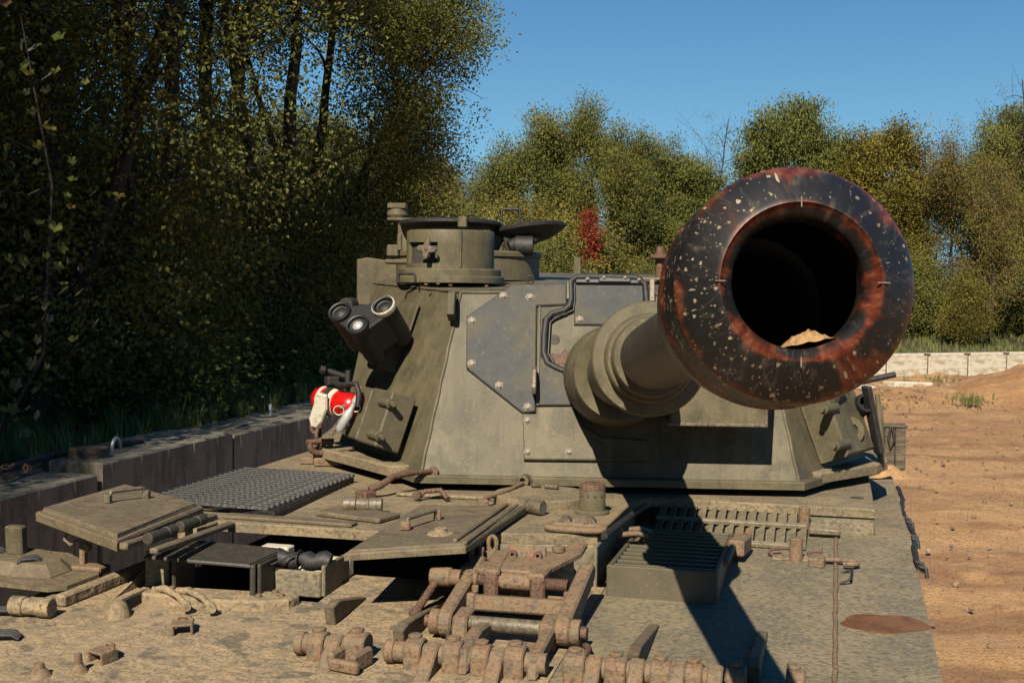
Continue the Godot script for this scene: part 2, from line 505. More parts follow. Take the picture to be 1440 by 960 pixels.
	mat("black_paint", paint(256, 221, Color(0.045, 0.045, 0.047), [["fbm", 0.015, 0.5, 0.85, Color(0.08, 0.078, 0.075), 0.6], ["cell", 0.05, 0.06, 0.015, Color(0.30, 0.28, 0.24), 0.35], ["fbm", 0.12, 0.68, 0.88, Color(0.24, 0.21, 0.17), 0.4]]), 0.55, 2.5, fine, 0.03)
	plain("lens", Color(0.10, 0.105, 0.11), 0.08)
	plain("chrome", Color(0.74, 0.74, 0.72), 0.3, 0.35)
	var water := mat("muddy_water", paint(256, 231, Color(0.46, 0.315, 0.175), [["fbm", 0.01, 0.35, 0.75, Color(0.39, 0.26, 0.145), 0.9], ["fbm", 0.06, 0.55, 0.8, Color(0.50, 0.36, 0.215), 0.5]]), 0.3, 3.0)
	water.metallic_specular = 0.22
	# leaves: colour comes with each copy
	var lf := plain("leaf", Color.WHITE, 0.65)
	lf.vertex_color_use_as_albedo = true
	lf.metallic_specular = 0.22
	lf.albedo_color = Color(0.93, 0.93, 0.93)
	lf.backlight = Color(0.85, 0.85, 0.85)
	lf.backlight_enabled = true
	var gr := plain("grass_blade", Color.WHITE, 0.7)
	gr.vertex_color_use_as_albedo = true
	gr.metallic_specular = 0.2
	gr.backlight_enabled = true
	gr.backlight = Color(0.4, 0.4, 0.4)
	M.brake = brake_material()

# black paint of the muzzle worn down to red primer, splashed with mud
func brake_material() -> StandardMaterial3D:
	for i in brake_profile.size() - 1:
		if i == 11:
			brake_edge = brake_len
		if i == 20:
			brake_lip = brake_len
		if i == 6:
			brake_back = brake_len
		brake_len += brake_profile[i].distance_to(brake_profile[i + 1])
	brake_edge /= brake_len
	brake_lip /= brake_len
	brake_back /= brake_len
	var w := 1024
	var h := 1024
	var f := FastNoiseLite.new()
	f.seed = 5
	f.noise_type = FastNoiseLite.TYPE_SIMPLEX_SMOOTH
	f.frequency = 0.008
	f.fractal_octaves = 5
	f.fractal_gain = 0.6
	var a := f.get_seamless_image(w, h)
	a.convert(Image.FORMAT_L8)
	f.seed = 8
	f.frequency = 0.005
	var b := f.get_seamless_image(w, h)
	b.convert(Image.FORMAT_L8)
	f.seed = 18
	f.frequency = 0.03
	var g := f.get_seamless_image(w, h)
	g.convert(Image.FORMAT_L8)
	var A := a.get_data()
	var B := b.get_data()
	var G := g.get_data()
	var out := PackedByteArray()
	out.resize(w * h * 3)
	# worn bands along the profile: where the casting is handled and knocked
	var band := PackedFloat32Array()
	band.resize(h)
	for y in h:
		var t := y / float(h)
		band[y] = 0.32 * exp(-pow((t - brake_edge) / 0.010, 2)) + 0.30 * exp(-pow((t - brake_lip) / 0.0045, 2)) + 0.20 * exp(-pow((t - brake_back) / 0.015, 2))
	var j := 0
	for y in h:
		var inside := y / float(h) > brake_lip + 0.03
		for x in w:
			var i := y * w + x
			var u := x / float(w)
			# the lower right quarter has lost most of its black
			var d := absf(fposmod(u - 0.13 + 0.5, 1.0) - 0.5)
			var wear := A[i] / 255.0 * 0.55 + B[i] / 255.0 * 0.45 + band[y] + 0.27 * exp(-d * d / 0.010)
			var k := clampf((wear - 0.56) / 0.24, 0, 1)
			k = k * k * (3.0 - 2.0 * k) * 0.95
			var fine := (G[i] - 128) / 255.0
			var c := Color(0.085, 0.085, 0.09).lerp(Color(0.13, 0.125, 0.125), clampf(B[i] / 255.0, 0, 1))
			var film := clampf((B[i] / 255.0 - 0.42) * 3.0, 0, 1) * clampf((G[i] - 90) / 90.0, 0, 1)
			c = c.lerp(Color(0.30, 0.29, 0.265), film * 0.45)
			var r := Color(0.285, 0.115, 0.07).lerp(Color(0.50, 0.25, 0.145), clampf(0.5 + fine * 2.0, 0, 1))
			c = c.lerp(r, k)
			if fine > 0.10:
				c = c.lerp(Color(0.40, 0.36, 0.30), clampf((fine - 0.10) * 2.2, 0, 0.4))
			if inside:
				c = Color(0.13, 0.12, 0.115).lerp(Color(0.22, 0.12, 0.09), k * 0.6)
			out[j] = int(c.r * 255)
			out[j + 1] = int(c.g * 255)
			out[j + 2] = int(c.b * 255)
			j += 3
	var img := Image.create_from_data(w, h, false, Image.FORMAT_RGB8, out)
	var rr := RandomNumberGenerator.new()
	rr.seed = 77
	for s in 1300:
		var t := rr.randf_range(brake_edge - 0.10, brake_lip - 0.005)
		var u := fposmod(rr.randfn(0.88, 0.24), 1.0)
		var rad := 0.0006 + 0.0022 * pow(rr.randf(), 5.0)
		var col := Color(0.66, 0.60, 0.50).lerp(Color(0.42, 0.36, 0.28), rr.randf())
		var cx := u * w
		var cy := t * h
		var px := rad / (TAU * 0.10) * w
		var py := rad / brake_len * h
		var drip := rr.randf_range(0.9, 1.2) if rr.randf() > 0.05 or rad > 0.002 else rr.randf_range(2.5, 7.0)
		py *= drip
		var wob := rr.randf() * TAU
		for yy in range(int(cy - py - 1), int(cy + py + 2)):
			for xx in range(int(cx - px - 1), int(cx + px + 2)):
				var e := Vector2((xx - cx) / px, (yy - cy) / py)
				if e.length() < 0.92 + 0.12 * sin(e.angle() * 3.0 + wob) and yy >= 0 and yy < h:
					img.set_pixel(posmod(xx, w), yy, col)
	# scratches and dribbles
	for s in 150:
		var x := rr.randf() * w
		var y := rr.randf_range(brake_edge - 0.05, brake_lip) * h
		var ang := rr.randf() * TAU
		var col := Color(0.36, 0.33, 0.28) if rr.randf() < 0.6 else Color(0.27, 0.13, 0.09)
		for k in rr.randi_range(8, 46):
			x += cos(ang)
			y += sin(ang) * 0.8
			ang += rr.randfn(0, 0.07)
			if y > 1 and y < h - 1:
				var q := img.get_pixel(posmod(int(x), w), int(y))
				img.set_pixel(posmod(int(x), w), int(y), q.lerp(col, 0.6))
	var m := StandardMaterial3D.new()
	m.resource_name = "worn_black_muzzle"
	m.albedo_color = Color(0.82, 0.82, 0.82)
	m.albedo_texture = ImageTexture.create_from_image(img)
	m.roughness = 0.45
	m.metallic_specular = 0.4
	m.heightmap_enabled = true
	m.heightmap_texture = M.bump_uv if M.has("bump_uv") else gray(512, 303, "fbm", 0.03)
	m.heightmap_scale = 0.06
	return m

# ---------------------------------------------------------------- the vehicle: hull
func slab(poly: Array, y0: float, y1: float, bev := 0.004) -> Geo:
	var g := Geo.new()
	var q := []
	for p in poly:
		q.append(Vector2(p.x, -p.y))
	g.prism(q, y0, y1, Transform3D(FLAT, Vector3.ZERO), bev)
	return g

# a plate lying on the sloping glacis: polygon of (x, z)
func sloped(poly: Array, t0: float, t1: float, bev := 0.0) -> Geo:
	var g := slab(poly, t0, t1, bev)
	for i in g.v.size():
		g.v[i].y += glac(g.v[i].z)
	for i in range(0, g.v.size(), 3):
		var m := (g.v[i + 2] - g.v[i]).cross(g.v[i + 1] - g.v[i]).normalized()
		for k in 3:
			g.n[i + k] = m
	return g

func vehicle_hull() -> void:
	tank = thing("self_propelled_gun", hull_xf, "mud covered olive armoured vehicle with long gun pointing at the viewer", "armoured vehicle")
	# deck round the turret, stepping down to the engine plates on the right; front edge behind the driver's opening
	var deck := slab([Vector2(-2.2, -7.6), Vector2(0.14, -7.6), Vector2(0.14, -4.385), Vector2(-0.60, -4.385), Vector2(-0.655, -4.25), Vector2(-0.665, -3.68), Vector2(-0.985, -3.60), Vector2(-0.985, -3.53), Vector2(-1.81, -3.53), Vector2(-1.81, -3.40), Vector2(-2.2, -3.40)], 1.64, DECK)
	var dk := part("deck_plate", deck, M.deck, tank)
	var g := Geo.new()
	g.box(Vector3(0.36, 0.092, 0.012), xf(-0.04, 1.604, -4.40))          # upright face under the lip, right
	part("deck_front_face", g, M.engine, dk)
	g = Geo.new()
	g.box(Vector3(0.012, 0.14, 0.72), xf(-0.662, 1.575, -3.99))
	g.box(Vector3(0.33, 0.14, 0.012), xf(-0.82, 1.57, -3.635, 0, 14, 0))
	part("deck_step_face", g, M.engine, dk)
	# glacis left and right of the driver's opening
	var hole_front := -3.30
	var gl := sloped([Vector2(-2.2, -3.39), Vector2(-1.84, -3.39), Vector2(-1.84, hole_front), Vector2(-1.385, hole_front), Vector2(-1.385, -3.57), Vector2(-0.985, -3.57), Vector2(-0.985, -3.62), Vector2(-0.63, -3.62), Vector2(-0.63, -1.9), Vector2(-2.2, -1.9)], -0.03, 0.0)
	part("glacis_plate", gl, M.mud, tank)
	var en := sloped([Vector2(-0.628, -4.38), Vector2(0.255, -4.38), Vector2(0.262, -1.9), Vector2(-0.628, -1.9)], -0.03, 0.0)
	part("engine_plate", en, M.engine, tank)
	# track guard along the right of the deck
	part("track_guard", slab([Vector2(0.141, -7.6), Vector2(0.255, -7.6), Vector2(0.255, -4.382), Vector2(0.141, -4.382)], 1.56, 1.583), M.deck, tank)
	# weld bead that divides the engine plates
	g = Geo.new()
	var pts := []
	for i in 40:
		var z := -4.30 + i * 0.06
		pts.append(Vector3(0.017 + 0.0015 * sin(i * 2.3), glac(z) + 0.003 + 0.002 * sin(i * 1.7), z))
	g.tube(pts, 0.0065, 6)
	part("weld_bead", g, M.rusty, tank)
	# body below
	g = Geo.new()
	g.box(Vector3(0.02, 0.70, 5.5), xf(0.225, 1.03, -4.8))
	g.box(Vector3(0.02, 0.70, 5.5), xf(-2.18, 1.03, -4.8))
	g.box(Vector3(2.4, 0.02, 5.4), xf(-0.98, 0.62, -4.8))
	g.box(Vector3(2.4, 0.9, 0.02), xf(-0.98, 1.15, -7.58))
	g.box(Vector3(2.4, 0.9, 0.02), xf(-0.98, 1.02, -2.05, -25, 0, 0))
	part("lower_hull", g, M.engine, tank)
	# the dark compartment under the hatches
	g = Geo.new()
	g.box(Vector3(0.012, 0.62, 1.0), xf(-1.87, 1.22, -3.55))
	g.box(Vector3(0.012, 0.62, 1.0), xf(-0.93, 1.22, -3.55))
	g.box(Vector3(0.95, 0.62, 0.012), xf(-1.40, 1.22, -4.05))
	g.box(Vector3(0.95, 0.62, 0.012), xf(-1.40, 1.16, -3.06))
	g.box(Vector3(0.95, 0.012, 1.0), xf(-1.40, 0.91, -3.55))
	part("driver_compartment", g, M.inside, tank)
	g = Geo.new()
	g.box(Vector3(0.30, 0.05, 0.03), xf(-1.53, 1.555, -3.56, 0, -6, 0))
	g.box(Vector3(0.09, 0.03, 0.05), xf(-1.60, 1.60, -3.50))
	part("white_inner_ledge", g, M.white_paint, tank)
	# running gear
	for s in [-2.0, 0.05]:
		var w := Geo.new()
		var path := []
		for k in 15:
			var a := PI * 0.5 + PI * k / 14.0
			path.append(Vector3(s, 0.62 + 0.45 * sin(a) * 0.72, -6.9 + 0.45 * cos(a)))
		for k in 15:
			var a := -PI * 0.5 + PI * k / 14.0
			path.append(Vector3(s, 0.62 + 0.45 * sin(a) * 0.72, -2.7 + 0.45 * cos(a)))
		for i in path.size():
			var a: Vector3 = path[i]
			var b: Vector3 = path[(i + 1) % path.size()]
			w.box(Vector3(0.34, 0.05, a.distance_to(b) + 0.02), Transform3D(Basis.looking_at((b - a).normalized(), Vector3.RIGHT) * Basis(Vector3.BACK, PI / 2), (a + b) * 0.5), 0.0)
		part("track", w, M.tread, tank)
		for k in 6:
			w = Geo.new()
			w.lathe([Vector2(0, -0.14), Vector2(0.24, -0.14), Vector2(0.29, -0.12), Vector2(0.29, 0.12), Vector2(0.24, 0.14), Vector2(0.1, 0.10), Vector2(0, 0.10)], 20, along(Vector3(s, 0.60, -6.5 + k * 0.72), Vector3.RIGHT if s > -1 else Vector3.LEFT))
			part("road_wheel", w, M.engine, tank)

# ---------------------------------------------------------------- driver's hatches and what lies round them
func grab(a: Vector3, b: Vector3, up: Vector3, h: float, r := 0.006) -> Geo:
	var g := Geo.new()
	var d := (b - a)
	var e := d.normalized() * minf(0.012, d.length() * 0.2)
	g.tube([a, a + up * (h - 0.01), a + up * h * 0.98 + e * 0.4, a + up * h + e, b + up * h - e, b + up * h * 0.98 - e * 0.4, b + up * (h - 0.01), b], r, 7)
	return g

func hinge_barrel(a: Vector3, b: Vector3, r: float) -> Geo:
	var g := Geo.new()
	var L := a.distance_to(b)
	var t := along(a, b - a)
	var pr := [Vector2(0, 0)]
	for k in 3:
		var y0 := L * k / 3.0
		var y1 := L * (k + 1) / 3.0
		var rr := r * (1.0 if k != 1 else 0.88)
		pr.append_array([Vector2(rr - 0.002, y0), Vector2(rr, y0 + 0.002), Vector2(rr, y1 - 0.002), Vector2(rr - 0.002, y1)])
	pr.append(Vector2(0, L))
	g.lathe(pr, 14, t)
	return g

func plate_quad(a: Vector3, b: Vector3, c: Vector3, d: Vector3, th: float, inset: float, rise: float) -> Geo:
	# a thick plate over the quadrilateral a b c d (counter-clockwise from above), with a raised middle
	var g := Geo.new()
	var up := (b - a).cross(d - a).normalized()
	var P := [a, b, c, d]
	var mid := (a + b + c + d) * 0.25
	var I := []
	for p in P:
		I.append(p + (mid - p) * inset)
	var e := 0.006
	for i in 4:
		var j := (i + 1) % 4
		var p: Vector3 = P[i]
		var q: Vector3 = P[j]
		var pi: Vector3 = p + (mid - p).normalized() * e
		var qi: Vector3 = q + (mid - q).normalized() * e
		g.quad(p - up * th, q - up * th, q - up * e, p - up * e)
		g.quad(p - up * e, q - up * e, qi, pi)
		g.quad(pi, qi, I[j], I[i])
		var Ii: Vector3 = I[i]
		var Ij: Vector3 = I[j]
		var ti: Vector3 = Ii + (mid - Ii).normalized() * 0.006 + up * rise
		var tj: Vector3 = Ij + (mid - Ij).normalized() * 0.006 + up * rise
		g.quad(Ii, Ij, tj, ti)
	var t := []
	for p in I:
		t.append(p + (mid - p).normalized() * 0.006 + up * rise)
	g.quad(t[0], t[1], t[2], t[3])
	g.quad(d - up * th, c - up * th, b - up * th, a - up * th)
	return g

func bolt_head(r := 0.009, h := 0.006) -> ArrayMesh:
	var g := Geo.new()
	g.lathe([Vector2(r * 1.35, 0), Vector2(r * 1.35, h * 0.3), Vector2(r, h * 0.3), Vector2(r, h * 0.85), Vector2(r * 0.8, h), Vector2(0, h)], 6, Transform3D(), 10.0)
	return g.mesh()

func vehicle_hatches() -> void:
	var up := Vector3.UP
	# left leaf, folded out flat on its stop
	var dl := part("hatch_leaf", plate_quad(Vector3(-2.325, 1.70, -3.36), Vector3(-1.855, 1.70, -3.04), Vector3(-1.895, 1.70, -3.60), Vector3(-2.33, 1.70, -3.87), 0.028, 0.075, 0.012), M.hatch, tank)
	tag(dl, "hatch leaf folded out flat to the left")
	part("handle", grab(Vector3(-2.16, 1.712, -3.50), Vector3(-2.10, 1.712, -3.60), up, 0.035, 0.0065), M.worn, dl)
	var g := Geo.new()
	for q in [Vector3(-2.163, 1.725, -3.493), Vector3(-2.097, 1.725, -3.607)]:
		g = Geo.new()
		g.box(Vector3(0.022, 0.03, 0.022), Transform3D(Basis(), q))
		part("handle_bracket", g, M.worn, dl)
	# hinge between leaf and coaming
	for i in 2:
		var z := -3.10 - i * 0.175
		part("hatch_hinge", hinge_barrel(Vector3(-1.800, 1.698, z), Vector3(-1.797, 1.698, z - 0.14), 0.017), M.hood, tank)
	g = Geo.new()
	g.box(Vector3(0.026, 0.02, 0.52), xf(-1.838, 1.682, -3.30, -1, 0, 0))
	g.box(Vector3(0.026, 0.016, 0.46), xf(-1.765, 1.668, -3.30, -1, 0, 0))
	part("hinge_bar", g, M.hatch, tank)
	# stop under the left leaf
	g = Geo.new()
	g.box(Vector3(0.10, 0.025, 0.06), xf(-2.12, 1.545, -3.33))
	g.box(Vector3(0.018, 0.12, 0.024), xf(-2.15, 1.61, -3.34))
	g.cyl(0.014, -0.01, 0.01, along(Vector3(-2.13, 1.61, -3.325), Vector3.BACK), 12)
	g.cyl(0.010, -0.02, 0.02, along(Vector3(-2.12, 1.63, -3.33), Vector3.RIGHT), 12)
	g.tube([Vector3(-2.17, 1.665, -3.33), Vector3(-2.195, 1.655, -3.325), Vector3(-2.20, 1.63, -3.32), Vector3(-2.18, 1.615, -3.32), Vector3(-2.16, 1.63, -3.325)], 0.005, 6)
	part("hatch_stop", g, M.rusty, tank)
	# right leaf, propped open over the opening
	var dr := part("hatch_leaf", plate_quad(Vector3(-1.247, 1.685, -3.143), Vector3(-0.945, 1.702, -3.255), Vector3(-0.938, 1.700, -3.91), Vector3(-1.282, 1.690, -3.88), 0.020, 0.045, 0.005), M.hatch, tank)
	tag(dr, "hatch leaf standing a little open")
	g = Geo.new()
	g.box(Vector3(0.014, 0.012, 0.60), xf(-0.988, 1.708, -3.58, 0, 1, 3))
	g.box(Vector3(0.014, 0.010, 0.62), xf(-0.958, 1.706, -3.58, 0, 1, 3))
	part("edge_rib", g, M.hatch, dr)
	part("handle", grab(Vector3(-1.178, 1.696, -3.455), Vector3(-1.14, 1.698, -3.61), up, 0.03, 0.0055), M.worn, dr)
	for q in [[0.028, 0.026, Vector3(-1.180, 1.708, -3.447)], [0.022, 0.032, Vector3(-1.138, 1.712, -3.618)]]:
		g = Geo.new()
		g.box(Vector3(q[0], q[1], 0.022), xf(q[2].x, q[2].y, q[2].z, 0, 14, 0))
		part("handle_bracket", g, M.rusty, dr)
	g = Geo.new()
	g.lathe([Vector2(0.040, 0), Vector2(0.036, 0.005), Vector2(0.020, 0.008), Vector2(0.018, 0.018), Vector2(0, 0.019)], 16, xf(-1.06, 1.699, -3.40))
	part("boss", g, M.mud, dr)
	part("hatch_hinge", hinge_barrel(Vector3(-0.965, 1.695, -3.955), Vector3(-0.885, 1.695, -3.925), 0.024), M.worn, tank)
	part("hatch_hinge", hinge_barrel(Vector3(-1.495, 1.70, -3.76), Vector3(-1.375, 1.70, -3.79), 0.024), M.worn, tank)
	g = Geo.new()
	g.box(Vector3(0.24, 0.016, 0.12), xf(-1.43, 1.679, -3.72, 0, -14, 0))
	part("hinge_pad", g, M.hatch, tank)
	# latch arm and small fittings behind the hatch
	g = Geo.new()
	g.tube([Vector3(-1.52, 1.70, -4.06), Vector3(-1.485, 1.715, -4.09), Vector3(-1.465, 1.735, -4.14), Vector3(-1.43, 1.74, -4.20), Vector3(-1.375, 1.738, -4.29)], [0.014, 0.013, 0.012, 0.010, 0.009], 8)
	g.cyl(0.019, -0.012, 0.012, along(Vector3(-1.37, 1.736, -4.30), Vector3(0.3, 0.2, 1)), 12)
	g.box(Vector3(0.06, 0.03, 0.05), xf(-1.53, 1.683, -4.05, 0, -30, 0))
	part("latch_arm", g, M.rust, tank)
	g = Geo.new()
	g.tube([Vector3(-1.345, 1.685, -4.07), Vector3(-1.33, 1.70, -4.085), Vector3(-1.28, 1.705, -4.10), Vector3(-1.245, 1.682, -4.07)], 0.009, 7)
	g.cyl(0.015, -0.01, 0.01, along(Vector3(-1.35, 1.69, -4.06), Vector3.BACK), 10)
	part("latch_hook", g, M.rust, tank)
	g = Geo.new()
	g.box(Vector3(0.36, 0.012, 0.035), xf(-1.27, 1.677, -4.15, 0, 2, 0))
	g.box(Vector3(0.018, 0.03, 0.04), xf(-1.09, 1.685, -4.15, 0, 2, 0))
	part("drip_bar", g, M.mud, tank)
	g = Geo.new()
	g.box(Vector3(0.035, 0.03, 0.035), xf(-1.10, 1.685, -3.99, 0, 20, 0))
	g.tube([Vector3(-1.10, 1.70, -4.01), Vector3(-1.06, 1.705, -4.15), Vector3(-1.045, 1.71, -4.30)], 0.008, 6)
	g.box(Vector3(0.03, 0.05, 0.03), xf(-1.035, 1.70, -4.345, 0, 10, 0))
	part("latch_block", g, M.rusty, tank)
	g = Geo.new()
	g.lathe([Vector2(0.012, -0.016), Vector2(0.023, -0.016), Vector2(0.023, 0.016), Vector2(0.012, 0.016), Vector2(0.012, -0.016)], 14, along(Vector3(-1.045, 1.715, -4.33), Vector3(-0.2, 0, 1)))
	part("eyelet", g, M.worn, tank)
	# round cover and mushroom ventilator
	g = Geo.new()
	g.lathe([Vector2(0.165, 0), Vector2(0.165, 0.028), Vector2(0.16, 0.032), Vector2(0, 0.034)], 36, xf(-0.945, DECK, -4.17))
	part("round_cover", g, M.deck, tank)
	g = Geo.new()
	g.box(Vector3(0.03, 0.014, 0.03), xf(-0.99, 1.712, -4.27, 0, 30, 0))
	g.box(Vector3(0.05, 0.014, 0.02), xf(-0.93, 1.712, -4.25, 0, -10, 0))
	part("cover_lug", g, M.worn, tank)
	g = Geo.new()
	g.lathe([Vector2(0.055, 0), Vector2(0.055, 0.008), Vector2(0.043, 0.012), Vector2(0.042, 0.085), Vector2(0.038, 0.094), Vector2(0.028, 0.098), Vector2(0, 0.099)], 24, xf(-0.745, DECK, -4.02))
	var vent := part("ventilator", g, M.turret, tank)
	g = Geo.new()
	g.lathe([Vector2(0.0425, 0.078), Vector2(0.0425, 0.086), Vector2(0.0385, 0.0955), Vector2(0.028, 0.0995), Vector2(0, 0.1005)], 24, xf(-0.745, DECK, -4.02))
	part("worn_cap", g, M.rust, vent)
	g = Geo.new()
	for a in [-0.7, -0.15, 0.4, 0.95]:
		g.cyl(0.0045, 0, 0.0445, along(Vector3(-0.745, DECK + 0.06, -4.02), Vector3(sin(a), 0, cos(a))), 8)
	part("vent_hole", g, M.inside, vent)
	# loose lifting ring held by two clips
	g = Geo.new()
	var ring := []
	for k in 28:
		var a := TAU * k / 28.0
		ring.append(Vector3(-0.735 + 0.085 * signf(cos(a)) * pow(absf(cos(a)), 0.6), 1.682, -3.70 + 0.035 * signf(sin(a)) * pow(absf(sin(a)), 0.75)))
	g.tube(ring, 0.011, 8, true)
	part("lifting_ring", g, M.rusty, tank)
	for x in [-0.775, -0.70]:
		g = Geo.new()
		g.lathe([Vector2(0.008, -0.018), Vector2(0.019, -0.018), Vector2(0.019, 0.018), Vector2(0.008, 0.018)], 14, along(Vector3(x, 1.69, -3.745), Vector3(0.1, 0, 1)))
		part("ring_clip", g, M.worn, tank)
	# ribbed tread plate on the left of the deck
	var tp := part("tread_plate", slab([Vector2(-2.19, -4.42), Vector2(-1.70, -4.38), Vector2(-1.655, -3.60), Vector2(-2.19, -3.80)], DECK, 1.695, 0.008), M.tread, tank)
	for k in 19:
		g = Geo.new()
		var z := -4.37 + k * 0.040
		g.prism([Vector2(-0.010, 0), Vector2(0.010, 0), Vector2(0.004, 0.010), Vector2(-0.004, 0.010)], -0.225, 0.235, Transform3D(Basis(Vector3.UP, PI / 2 - 0.08), Vector3(-1.92, 1.694, z)), 0.004, 0.004)
		part("rib", g, M.tread, tp)
	g = Geo.new()
	g.box(Vector3(0.43, 0.012, 0.05), xf(-1.60, 1.676, -3.585, 0, -2, 0))
	part("opening_lip", g, M.hatch, tank)
	# hood over the driver's periscopes
	var top := part("periscope_hood", plate_quad(Vector3(-1.885, 1.622, -3.225), Vector3(-1.555, 1.618, -3.225), Vector3(-1.53, 1.630, -3.40), Vector3(-1.87, 1.634, -3.42), 0.010, 0.02, 0.0), M.hood, tank)
	for q in [[0.012, 0.115, 0.12, -1.80, -3.30], [0.012, 0.115, 0.15, -1.54, -3.32], [0.016, 0.115, 0.014, -1.552, -3.235]]:
		g = Geo.new()
		g.box(Vector3(q[0], q[1], q[2]), xf(q[3], 1.558, q[4]))
		part("hood_leg", g, M.hood, top)
	for q in [[0.075, 0.125, 0.014, -1.868, 1.562, -3.275], [0.014, 0.12, 0.16, -1.905, 1.562, -3.36], [0.16, 0.075, 0.014, -1.475, 1.545, -3.345], [0.012, 0.09, 0.22, -1.39, 1.555, -3.455]]:
		g = Geo.new()
		g.box(Vector3(q[0], q[1], q[2]), xf(q[3], q[4], q[5]))
		part("coaming", g, M.engine, tank)
	# bolted base strip with rounded end in front of the hood
	var base := sloped([Vector2(-1.89, -3.255), Vector2(-1.545, -3.275), Vector2(-1.47, -3.30), Vector2(-1.43, -3.27), Vector2(-1.44, -3.225), Vector2(-1.50, -3.19), Vector2(-1.60, -3.175), Vector2(-1.87, -3.18), Vector2(-1.90, -3.21)], 0.0, 0.028, 0.006)
	var bs := part("hood_base", base, M.mud, tank)
	for q in [Vector2(-1.47, -3.245), Vector2(-1.50, -3.27), Vector2(-1.53, -3.225), Vector2(-1.86, -3.22), Vector2(-1.80, -3.235)]:
		part("bolt", bolt_head(0.009, 0.009), M.rusty, bs, gx(q.x, q.y, 0.027))
	for k in 2:
		g = Geo.new()
		g.tube([Vector3(-1.847 + k * 0.075, 1.530, -3.215), Vector3(-1.80 + k * 0.075, 1.540, -3.195), Vector3(-1.74 + k * 0.075, 1.532, -3.16), Vector3(-1.70 + k * 0.075, 1.520, -3.125)], [0.010, 0.011, 0.009, 0.010], 8)
		g.cyl(0.014, -0.012, 0.014, along(Vector3(-1.695 + k * 0.075, 1.517, -3.122), Vector3(0.6, 0, 1)), 10)
		part("wiper_arm", g, M.mud, tank)
	# domes, brackets and studs on the glacis
	g = Geo.new()
	g.lathe([Vector2(0.036, 0), Vector2(0.031, 0.02), Vector2(0.022, 0.038), Vector2(0.008, 0.046), Vector2(0, 0.046)], 9, gx(-1.865, -3.06, 0, 10))
	part("dome_nut", g, M.deck, tank)
	for q in [[-1.63, -2.985, 25.0], [-1.72, -2.755, -20.0]]:
		g = Geo.new()
		g.box(Vector3(0.055, 0.007, 0.05), xf(0, 0.026, 0))
		g.box(Vector3(0.007, 0.026, 0.05), xf(-0.024, 0.013, 0))
		g.box(Vector3(0.007, 0.026, 0.05), xf(0.024, 0.013, 0))
		g.tube([Vector3(-0.02, 0.026, -0.02), Vector3(-0.01, 0.036, -0.025), Vector3(0.012, 0.036, -0.022), Vector3(0.026, 0.026, -0.01)], 0.006, 6)
		part("cable_bracket", g, M.rusty, tank, gx(q[0], q[1], 0.0, q[2]))
	for q in [[-1.735, -2.675, 0.018, 0.045], [-1.81, -2.63, 0.022, 0.032]]:
		g = Geo.new()
		g.lathe([Vector2(q[2] * 1.3, 0), Vector2(q[2], 0.01), Vector2(q[2] * 0.55, 0.02), Vector2(q[2] * 0.5, q[3]), Vector2(0, q[3] + 0.002)], 8, gx(q[0], q[1]))
		part("stud", g, M.rusty, tank)
	# low eight-sided cover with a block and two hand loops at the far left
	g = Geo.new()
	var oct := []
	for p in [Vector2(-2.52, -3.30), Vector2(-2.15, -3.27), Vector2(-2.11, -3.30), Vector2(-2.085, -3.42), Vector2(-2.12, -3.48), Vector2(-2.30, -3.60), Vector2(-2.52, -3.62)]:
		oct.append(Vector2(p.x + 0.03, p.y + 0.15))
	var cover := sloped(oct, 0.03, 0.042)
	part("engine_cover", cover, M.hatch, tank)
	var rim := []
	for p in oct:
		rim.append(p + (Vector2(-2.31, -3.29) - p) * 0.38)
	var lid := part("cover_crown", sloped(rim, 0.041, 0.075, 0.03), M.hatch, tank)
	g = Geo.new()
	g.box(Vector3(0.058, 0.085, 0.03), xf(0, 0.042, 0))
	part("stop_block", g, M.turret, lid, gx(-2.355, -3.31, 0.073))
	for q in [[-2.42, -3.30], [-2.265, -3.245]]:
		g = Geo.new()
		for w in 3:
			g.tube([Vector3(-0.032, 0.0, -0.012 + w * 0.012), Vector3(-0.02, 0.012, -0.014 + w * 0.014), Vector3(0.015, 0.013, -0.016 + w * 0.014), Vector3(0.034, 0.001, -0.008 + w * 0.010)], 0.0055, 6)
		part("hand_loop", g, M.rubber, lid, gx(q[0], q[1], 0.07, 25))
	g = Geo.new()
	g.box(Vector3(0.035, 0.035, 0.42), xf(0, 0.017, 0), 0.006)
	part("guide_rail", g, M.mud, tank, gx(-2.03, -3.30, 0, -10))
	g = Geo.new()
	g.box(Vector3(0.04, 0.02, 0.20), xf(0, 0.01, 0), 0.005)
	part("guide_rail", g, M.mud, tank, gx(-2.095, -3.17, 0, -10))
	part("glacis_hinge", hinge_barrel(Vector3(-2.15, 1.515, -3.00), Vector3(-2.03, 1.515, -3.005), 0.027), M.mud, tank)
	g = Geo.new()
	g.prism([Vector2(0, 0), Vector2(0.16, 0), Vector2(0.16, 0.045)], -0.004, 0.004, Transform3D(Basis(Vector3.UP, PI / 2), Vector3.ZERO), 0.001)
	part("stiffener", g, M.mud, tank, gx(-1.965, -3.20, 0, -6))
	for q in [[-2.17, -3.0], [-2.05, -2.83]]:
		g = Geo.new()
		for w in 3:
			g.tube([Vector3(-0.04, 0.0, -0.014 + w * 0.014), Vector3(-0.02, 0.012, -0.016 + w * 0.016), Vector3(0.02, 0.012, -0.016 + w * 0.015), Vector3(0.04, 0.001, -0.008 + w * 0.010)], 0.006, 6)
		part("hand_loop", g, M.rubber, tank, gx(q[0], q[1], 0.004, 15))

